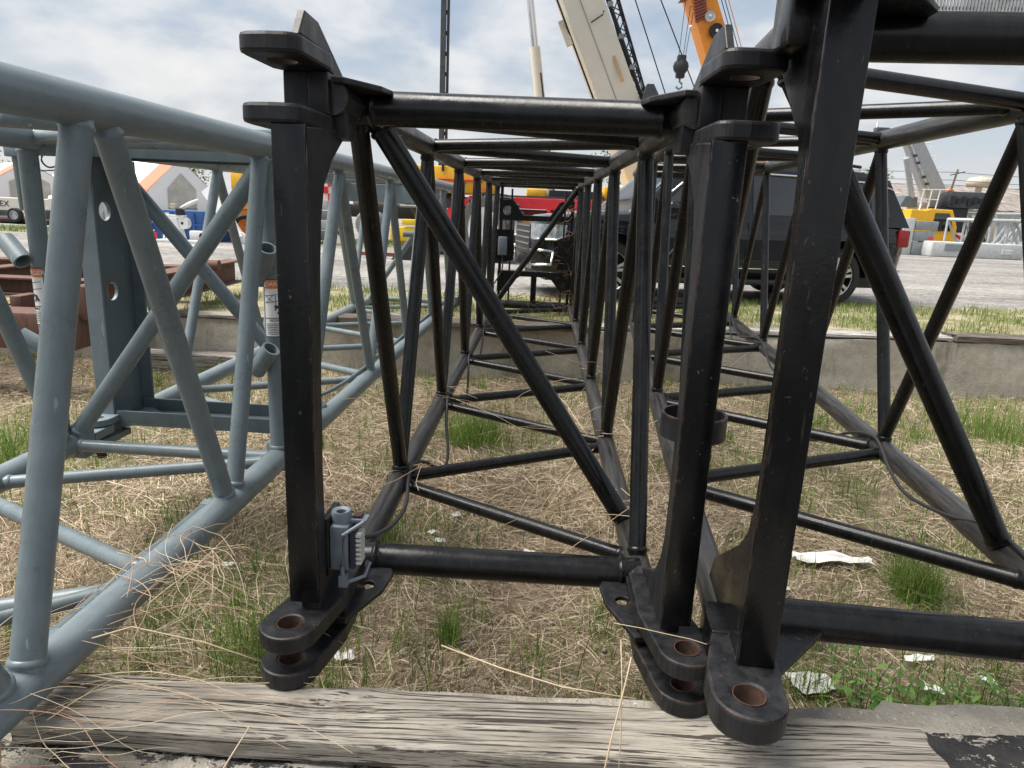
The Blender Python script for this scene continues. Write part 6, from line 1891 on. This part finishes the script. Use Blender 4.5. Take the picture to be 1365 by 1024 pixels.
def clumps(n, seed):
    rg = np.random.default_rng(seed)
    y = rg.uniform(1.65, 6.6, n * 8)
    x = rg.uniform(-1, 1, n * 8) * (0.9 * y + 0.8)
    keep = rg.uniform(0, 1.0, n * 8) < green_weight(x, y)
    x, y = x[keep][:n], y[keep][:n]
    X, Y = [], []
    for a, b_ in zip(x, y):
        m_ = int(rg.integers(8, 46))
        r = rg.uniform(0.015, 0.07)
        X.append(a + rg.normal(0, r, m_))
        Y.append(b_ + rg.normal(0, r, m_))
    X, Y = np.concatenate(X), np.clip(np.concatenate(Y), 1.63, 6.7)
    kind(blades(X, Y, pit_h(X, Y), 0.06, 0.20, 0.0011, 0.0026, 0.75, M['grass'], 'grass_clumps', rg, droop=0.9), 'stuff')
clumps(340, 91)
def verge_blades():
    rg = np.random.default_rng(31)
    n = 52000
    y = 6.98 + rg.uniform(0, 1, n) ** 0.9 * 3.6
    x = rg.uniform(-7.5, 10.5, n)
    edge = np.array([verge_edge(a) for a in x])
    m_ = vnoise(x, y, 1.3, 2.0) + 0.35 * vnoise(x, y, 5.0, 4.0)
    keep = (y < edge + 0.15 * rg.normal(0, 1, n)) & (m_ > -0.02 + rg.uniform(-0.3, 0.3, n))
    x, y = x[keep], y[keep]
    kind(blades(x, y, np.full(len(x), YARD), 0.035, 0.13, 0.0025, 0.005, 0.5, M['verge'], 'verge_grass', rg, k=3), 'stuff')
    n = 14000
    x = rg.uniform(-26, 2.5, n)
    y = 20.0 + 0.05 * (x + 8) + rg.uniform(0, 2.2, n)
    keep = vnoise(x, y, 0.9, 2.0) > -0.2 + rg.uniform(-0.3, 0.3, n)
    x, y = x[keep], y[keep]
    kind(blades(x, y, np.full(len(x), YARD), 0.05, 0.16, 0.006, 0.012, 0.5, M['verge'], 'verge_grass', rg, k=3), 'stuff')
verge_blades()

def tuft(label, x, y, n, r, l0, l1, w, lean, seed, cat="grass tuft"):
    rg = np.random.default_rng(seed)
    rr = r * np.sqrt(rg.uniform(0, 1, n))
    aa = rg.uniform(0, 2 * math.pi, n)
    tx, ty = rr * np.cos(aa), rr * np.sin(aa)
    o = blades(tx, ty, np.zeros(n), l0, l1, w * 0.6, w, lean, M['grass'], 'grass_tuft', rg, droop=0.9)
    o.location = (x, y, pit_z(x, y) - 0.005)
    return tag(o, label, cat, "bright grass tufts in the pit")
tuft("largest bright green grass tuft, beside the white plastic strip under the right boom", 1.86, 2.86, 620, 0.10, 0.12, 0.30, 0.0022, 0.85, 41)
tuft("bright grass tuft standing under the middle boom between its front tube and the timber", -0.20, 2.36, 150, 0.05, 0.10, 0.24, 0.0020, 0.6, 42)
tuft("spreading green grass tuft inside the middle boom beside its left lower chord", -0.26, 4.80, 520, 0.20, 0.12, 0.34, 0.0028, 0.85, 43)
tuft("grass tuft behind the middle boom's grey connector box", -0.60, 3.15, 160, 0.07, 0.08, 0.22, 0.0020, 0.8, 44)
tuft("grass tuft at the left edge of the picture beyond the near grey boom", -3.1, 4.05, 420, 0.25, 0.12, 0.32, 0.0028, 0.8, 45)
tuft("tall thin grass tuft squeezed between the doubled and the single black lugs", 0.76, 2.08, 130, 0.05, 0.14, 0.30, 0.0024, 0.3, 46)
tuft("grass tuft behind the left pair of black lugs of the middle boom", -0.88, 2.24, 330, 0.16, 0.10, 0.26, 0.0021, 0.8, 47)
tuft("pale grass tuft near the foot of the wall at the right edge", 3.95, 5.55, 420, 0.30, 0.14, 0.36, 0.0028, 0.4, 48)

def weed(label, x, y, n, h, seed):
    rg = np.random.default_rng(seed)
    e = empty('weed_plant', label, "weed", "broad leaved weeds beside the timber", loc=(x, y, pit_z(x, y)))
    st = MB()
    Pl, Wl = [], []
    for k in range(n):
        a = rg.uniform(0, 2 * math.pi)
        le = rg.uniform(0.2, 0.75)
        hh = h * rg.uniform(0.6, 1.0)
        pts = [Vector((0.02 * math.cos(a), 0.02 * math.sin(a), 0)) + Vector((math.cos(a) * math.sin(le * t) * hh * t, math.sin(a) * math.sin(le * t) * hh * t, math.cos(le * t) * hh * t)) for t in (0, 0.35, 0.7, 1)]
        st.rail(pts, 0.0022, 5, lambda t: 1 - 0.5 * t)
        for q in range(8):
            t = 0.3 + 0.7 * q / 7
            c = pts[0].lerp(pts[3], t)
            b_ = a + q * 2.4 + rg.normal(0, 0.3)
            ln = rg.uniform(0.035, 0.075) * (1.15 - 0.3 * t)
            d = Vector((math.cos(b_), math.sin(b_), rg.uniform(-0.1, 0.5))).normalized()
            sd = d.cross(Vector((0, 0, 1))).normalized()
            Pl.append([c + d * ln * u + Vector((0, 0, -0.35 * ln * u * u)) for u in (0.05, 0.3, 0.55, 0.8, 1.0)])
            Wl.append([sd * ln * w for w in (0.02, 0.12, 0.16, 0.10, 0.005)])
    st.build('stem', M['weed'], e, smooth=True)
    ribbons('leaves', np.array([[tuple(p) for p in r_] for r_ in Pl]), np.array([[tuple(p) for p in r_] for r_ in Wl]), M['weed'], e)
weed("bushy broad leaved weed at the end of the timber in the lower right corner", 1.50, 2.02, 9, 0.26, 51)
weed("tall broad leaved weed right of the crumpled white sheet", 1.27, 2.10, 6, 0.30, 52)
weed("small broad leaved weed at the right edge beyond the tarred ledge", 1.80, 2.12, 5, 0.18, 53)
weed("small pale weed under the right boom's front tube", 1.16, 2.42, 4, 0.17, 54)
weed("small weed against the near end of the rotten timber by the wall", -2.55, 6.1, 6, 0.42, 55)

# dried stalks hanging over the grey chord in the foreground
def smooth_pts(P, steps=3):
    out = []
    for i in range(len(P) - 1):
        a, b_, c, d = P[max(i - 1, 0)], P[i], P[i + 1], P[min(i + 2, len(P) - 1)]
        for k in range(steps):
            t = k / steps
            out.append(0.5 * ((2 * b_) + (c - a) * t + (2 * a - 5 * b_ + 4 * c - d) * t * t + (3 * b_ - a - 3 * c + d) * t ** 3))
    return out + [P[-1]]
def stalks():
    rg = np.random.default_rng(61)
    mb = MB()
    for k in range(95):
        a = Vector((-1.22 + rg.normal(0, 0.13), 1.26 + rg.uniform(-0.16, 0.32), 0.40 + rg.uniform(0, 0.16)))
        far = rg.uniform(0, 1) < 0.5
        ln = rg.uniform(0.35, 0.95) if far else rg.uniform(0.15, 0.5)
        az = rg.normal(0.35, 0.6)
        el = rg.uniform(0.0, 0.55)
        pts = [a.copy()]
        p = a.copy()
        for i in range(7):
            az += rg.normal(0, 0.16)
            el -= rg.uniform(0.03, 0.26)
            p = p + Vector((math.cos(az) * math.cos(el), math.sin(az) * math.cos(el), math.sin(el))) * ln / 7
            if p.z < 0.47 and p.y < 1.55:
                p.z = 0.47 + rg.uniform(0, 0.01)
            if p.y < 0.95:
                p.y = 0.95
            pts.append(p.copy())
        mb.rail(smooth_pts(pts), rg.uniform(0.0007, 0.0016), 5, lambda t: 1 - 0.6 * t)
    for k in range(60):   # matted around the lower chord and the hose
        c = Vector((-0.98, 1.82, 0.56)) + Vector((rg.normal(0, 0.10), rg.normal(0, 0.07), rg.normal(0, 0.03)))
        az = rg.uniform(0, 2 * math.pi)
        ln = rg.uniform(0.12, 0.5)
        pts = []
        p = c - Vector((math.cos(az), math.sin(az), 0)) * ln * 0.4
        el = rg.uniform(-0.1, 0.4)
        for i in range(6):
            pts.append(p.copy())
            az += rg.normal(0, 0.3)
            el -= rg.uniform(0.0, 0.2)
            p = p + Vector((math.cos(az), math.sin(az), math.sin(el))) * ln / 5
        mb.rail(smooth_pts(pts), rg.uniform(0.0007, 0.0015), 5, lambda t: 1 - 0.5 * t)
    kind(mb.build('dry_stalks', M['stalk'], None, smooth=True), 'stuff')
    # loose straws caught on the bottom lacing of the black sections
    mb = MB()
    for (cx, cy, cz, n, sp, l0, l1) in ((-0.36, 3.85, 0.60, 9, 0.10, 0.3, 0.8), (0.48, 3.2, 0.60, 22, 0.12, 0.25, 0.7), (0.40, 2.35, 0.62, 14, 0.10, 0.15, 0.55), (-0.40, 2.65, 0.62, 5, 0.08, 0.4, 1.1), (0.55, 4.5, 0.62, 8, 0.2, 0.4, 0.9), (0.2, 3.4, 0.50, 6, 0.3, 0.6, 1.0), (1.9, 5.6, 0.64, 4, 0.1, 0.3, 0.6), (0.53, 1.55, 0.60, 5, 0.03, 0.2, 0.4)):
        for k in range(n):
            p = Vector((cx + rg.normal(0, sp), cy + rg.normal(0, sp), cz + rg.normal(0, 0.02)))
            az, el, ln = rg.uniform(0, 2 * math.pi), rg.uniform(-0.5, 0.5), rg.uniform(l0, l1)
            pts = []
            for i in range(6):
                pts.append(p.copy())
                az += rg.normal(0, 0.13)
                el -= rg.uniform(0, 0.12)
                p = p + Vector((math.cos(az) * math.cos(el), math.sin(az) * math.cos(el), math.sin(el))) * ln / 5
            mb.rail(pts, rg.uniform(0.0010, 0.0018), 5, lambda t: 1 - 0.5 * t)
    kind(mb.build('loose_straws', M['stalk'], None, smooth=True), 'stuff')
stalks()
def stalk(label, pts, r):
    o = MB().rail([Vector(p) for p in pts], r, 6, lambda t: 1 - 0.45 * t).build('dry_stalk', M['stalk'], None, smooth=True)
    return tag(o, label, "dry stalk")
stalk("upright pale dry stalk in front of the timber beside the doubled lugs", [(0.225, 1.26, 0.37), (0.25, 1.30, 0.50), (0.285, 1.36, 0.62), (0.295, 1.38, 0.66)], 0.0026)
stalk("thin reddish dry stalk standing just right of the pale one before the timber", [(0.268, 1.26, 0.37), (0.272, 1.30, 0.50), (0.276, 1.36, 0.60), (0.272, 1.40, 0.69)], 0.0018)
stalk("long pale dry stalk lying across the back edge of the timber", [(-0.16, 1.66, 0.475), (0.0, 1.58, 0.472), (0.16, 1.52, 0.468), (0.34, 1.49, 0.466)], 0.0026)
stalk("long bent dry stalk reaching from the grey chord along the timber's back edge", [(-1.22, 1.42, 0.46), (-1.05, 1.50, 0.545), (-0.93, 1.55, 0.565), (-0.75, 1.55, 0.53), (-0.60, 1.54, 0.488)], 0.0028)
stalk("short pale dry stalk in front of the timber below the left lugs", [(-0.62, 1.18, 0.38), (-0.585, 1.26, 0.43), (-0.55, 1.32, 0.485)], 0.0026)
stalk("thick pale dry stalk at the lower left corner leaning across the grey chord", [(-0.98, 1.10, 0.36), (-1.04, 1.22, 0.45), (-1.10, 1.32, 0.53), (-1.17, 1.42, 0.60)], 0.0034)

# brown dead vines tangled over the far end of the middle section
def vines():
    rg = np.random.default_rng(71)
    mb = MB()
    Mx = C_.matrix_world
    for k in range(80):
        s0, t0 = 0.80 + rg.normal(0, 0.05), rg.uniform(-0.05, 1.2)
        if k > 55:
            s0, t0 = rg.uniform(0.3, 0.9), rg.uniform(-0.05, 0.15)
        p = Vector((s0, 5.9 + rg.normal(0, 0.08), t0))
        d = Vector((rg.normal(0, 1), rg.normal(0, 0.5), rg.normal(0, 1))).normalized()
        pts = []
        for i in range(7):
            pts.append(Mx @ p)
            d = (d + Vector((rg.normal(0, 0.5), rg.normal(0, 0.4), rg.normal(0, 0.5)))).normalized()
            p = p + d * rg.uniform(0.02, 0.06)
        mb.rail(pts, rg.uniform(0.0015, 0.0035), 4)
    kind(mb.build('dead_vines', M['vine'], None), 'stuff')
vines()

# white litter
def scrap(label, x, y, w, h, seed, z=None, crumple=0.25, rz=0.0, name='paper_scrap'):
    rg = np.random.default_rng(seed)
    nx, ny = 9, 7
    vs, fs = [], []
    cut = rg.uniform(0.0, 0.35, 4)
    for j in range(ny):
        for i in range(nx):
            u, v = i / (nx - 1), j / (ny - 1)
            uu = u + 0.10 * mnoise.noise(Vector((v * 3, seed, 0)))
            vv = v + 0.12 * mnoise.noise(Vector((u * 3, seed + 9, 0)))
            sc = 1 - cut[0] * (1 - u) * (1 - v) - cut[1] * u * (1 - v) - cut[2] * u * v - cut[3] * (1 - u) * v
            zz_ = crumple * min(w, h) * (0.5 + mnoise.noise(Vector((u * 3.1, v * 3.1, seed))) + 0.5 * mnoise.noise(Vector((u * 8, v * 8, seed))))
            vs.append(((uu - 0.5) * w * sc, (vv - 0.5) * h * sc, max(0, zz_)))
    for j in range(ny - 1):
        for i in range(nx - 1):
            a = j * nx + i
            fs.append((a, a + 1, a + nx + 1, a + nx))
    o = mesh_obj(name, vs, fs, M['paper'])
    sd_ = o.modifiers.new('thickness', 'SOLIDIFY')
    sd_.thickness = 0.0012
    o.location = (x, y, (pit_z(x, y) + 0.03) if z is None else z)
    o.rotation_euler = (0, 0, rz)
    return tag(o, label, "litter", "white litter in the straw")
scrap("small white paper scrap nearest the middle boom's first cross lacing, upper of the scattered three", -0.27, 3.47, 0.06, 0.05, 1, rz=0.4)
scrap("white paper scrap left of the scattered three inside the middle boom", -0.37, 3.24, 0.05, 0.035, 2, rz=1.0)
scrap("torn white paper scrap lowest of the scattered three inside the middle boom", -0.32, 3.15, 0.06, 0.045, 3, rz=0.2)
scrap("white paper scrap just behind the middle boom's lower front tube", 0.12, 3.05, 0.07, 0.04, 4, rz=-0.2)
scrap("torn white paper beside the left pair of lugs above the timber", -0.56, 2.20, 0.09, 0.06, 5, rz=0.3)
scrap("small white scrap in the straw between the grey boom and the tall black post", -1.24, 2.83, 0.06, 0.035, 6)
scrap("large crumpled white sheet between the single lug and the weeds", 1.13, 2.18, 0.19, 0.14, 7, rz=0.1, crumple=0.18)
scrap("narrow torn white strip in front of the right boom's lower front tube", 1.62, 2.38, 0.15, 0.045, 8, rz=0.05)
scrap("small white scrap under the bushy weed at the lower right", 1.56, 2.20, 0.09, 0.05, 9, rz=-0.4)
scrap("small white scrap at the right edge among the weeds", 1.80, 2.25, 0.06, 0.03, 10, rz=-0.6)
scrap("long dirty white plastic strip under the right boom beside the largest grass tuft", 1.60, 3.08, 0.42, 0.10, 11, rz=-0.08, crumple=0.3, name='plastic_strip')
scrap("tiny white scrap beside the right boom's tall post", 1.25, 2.80, 0.05, 0.03, 12)
scrap("small white scrap on the soil below the right section's chord", 2.35, 3.2, 0.06, 0.02, 13)
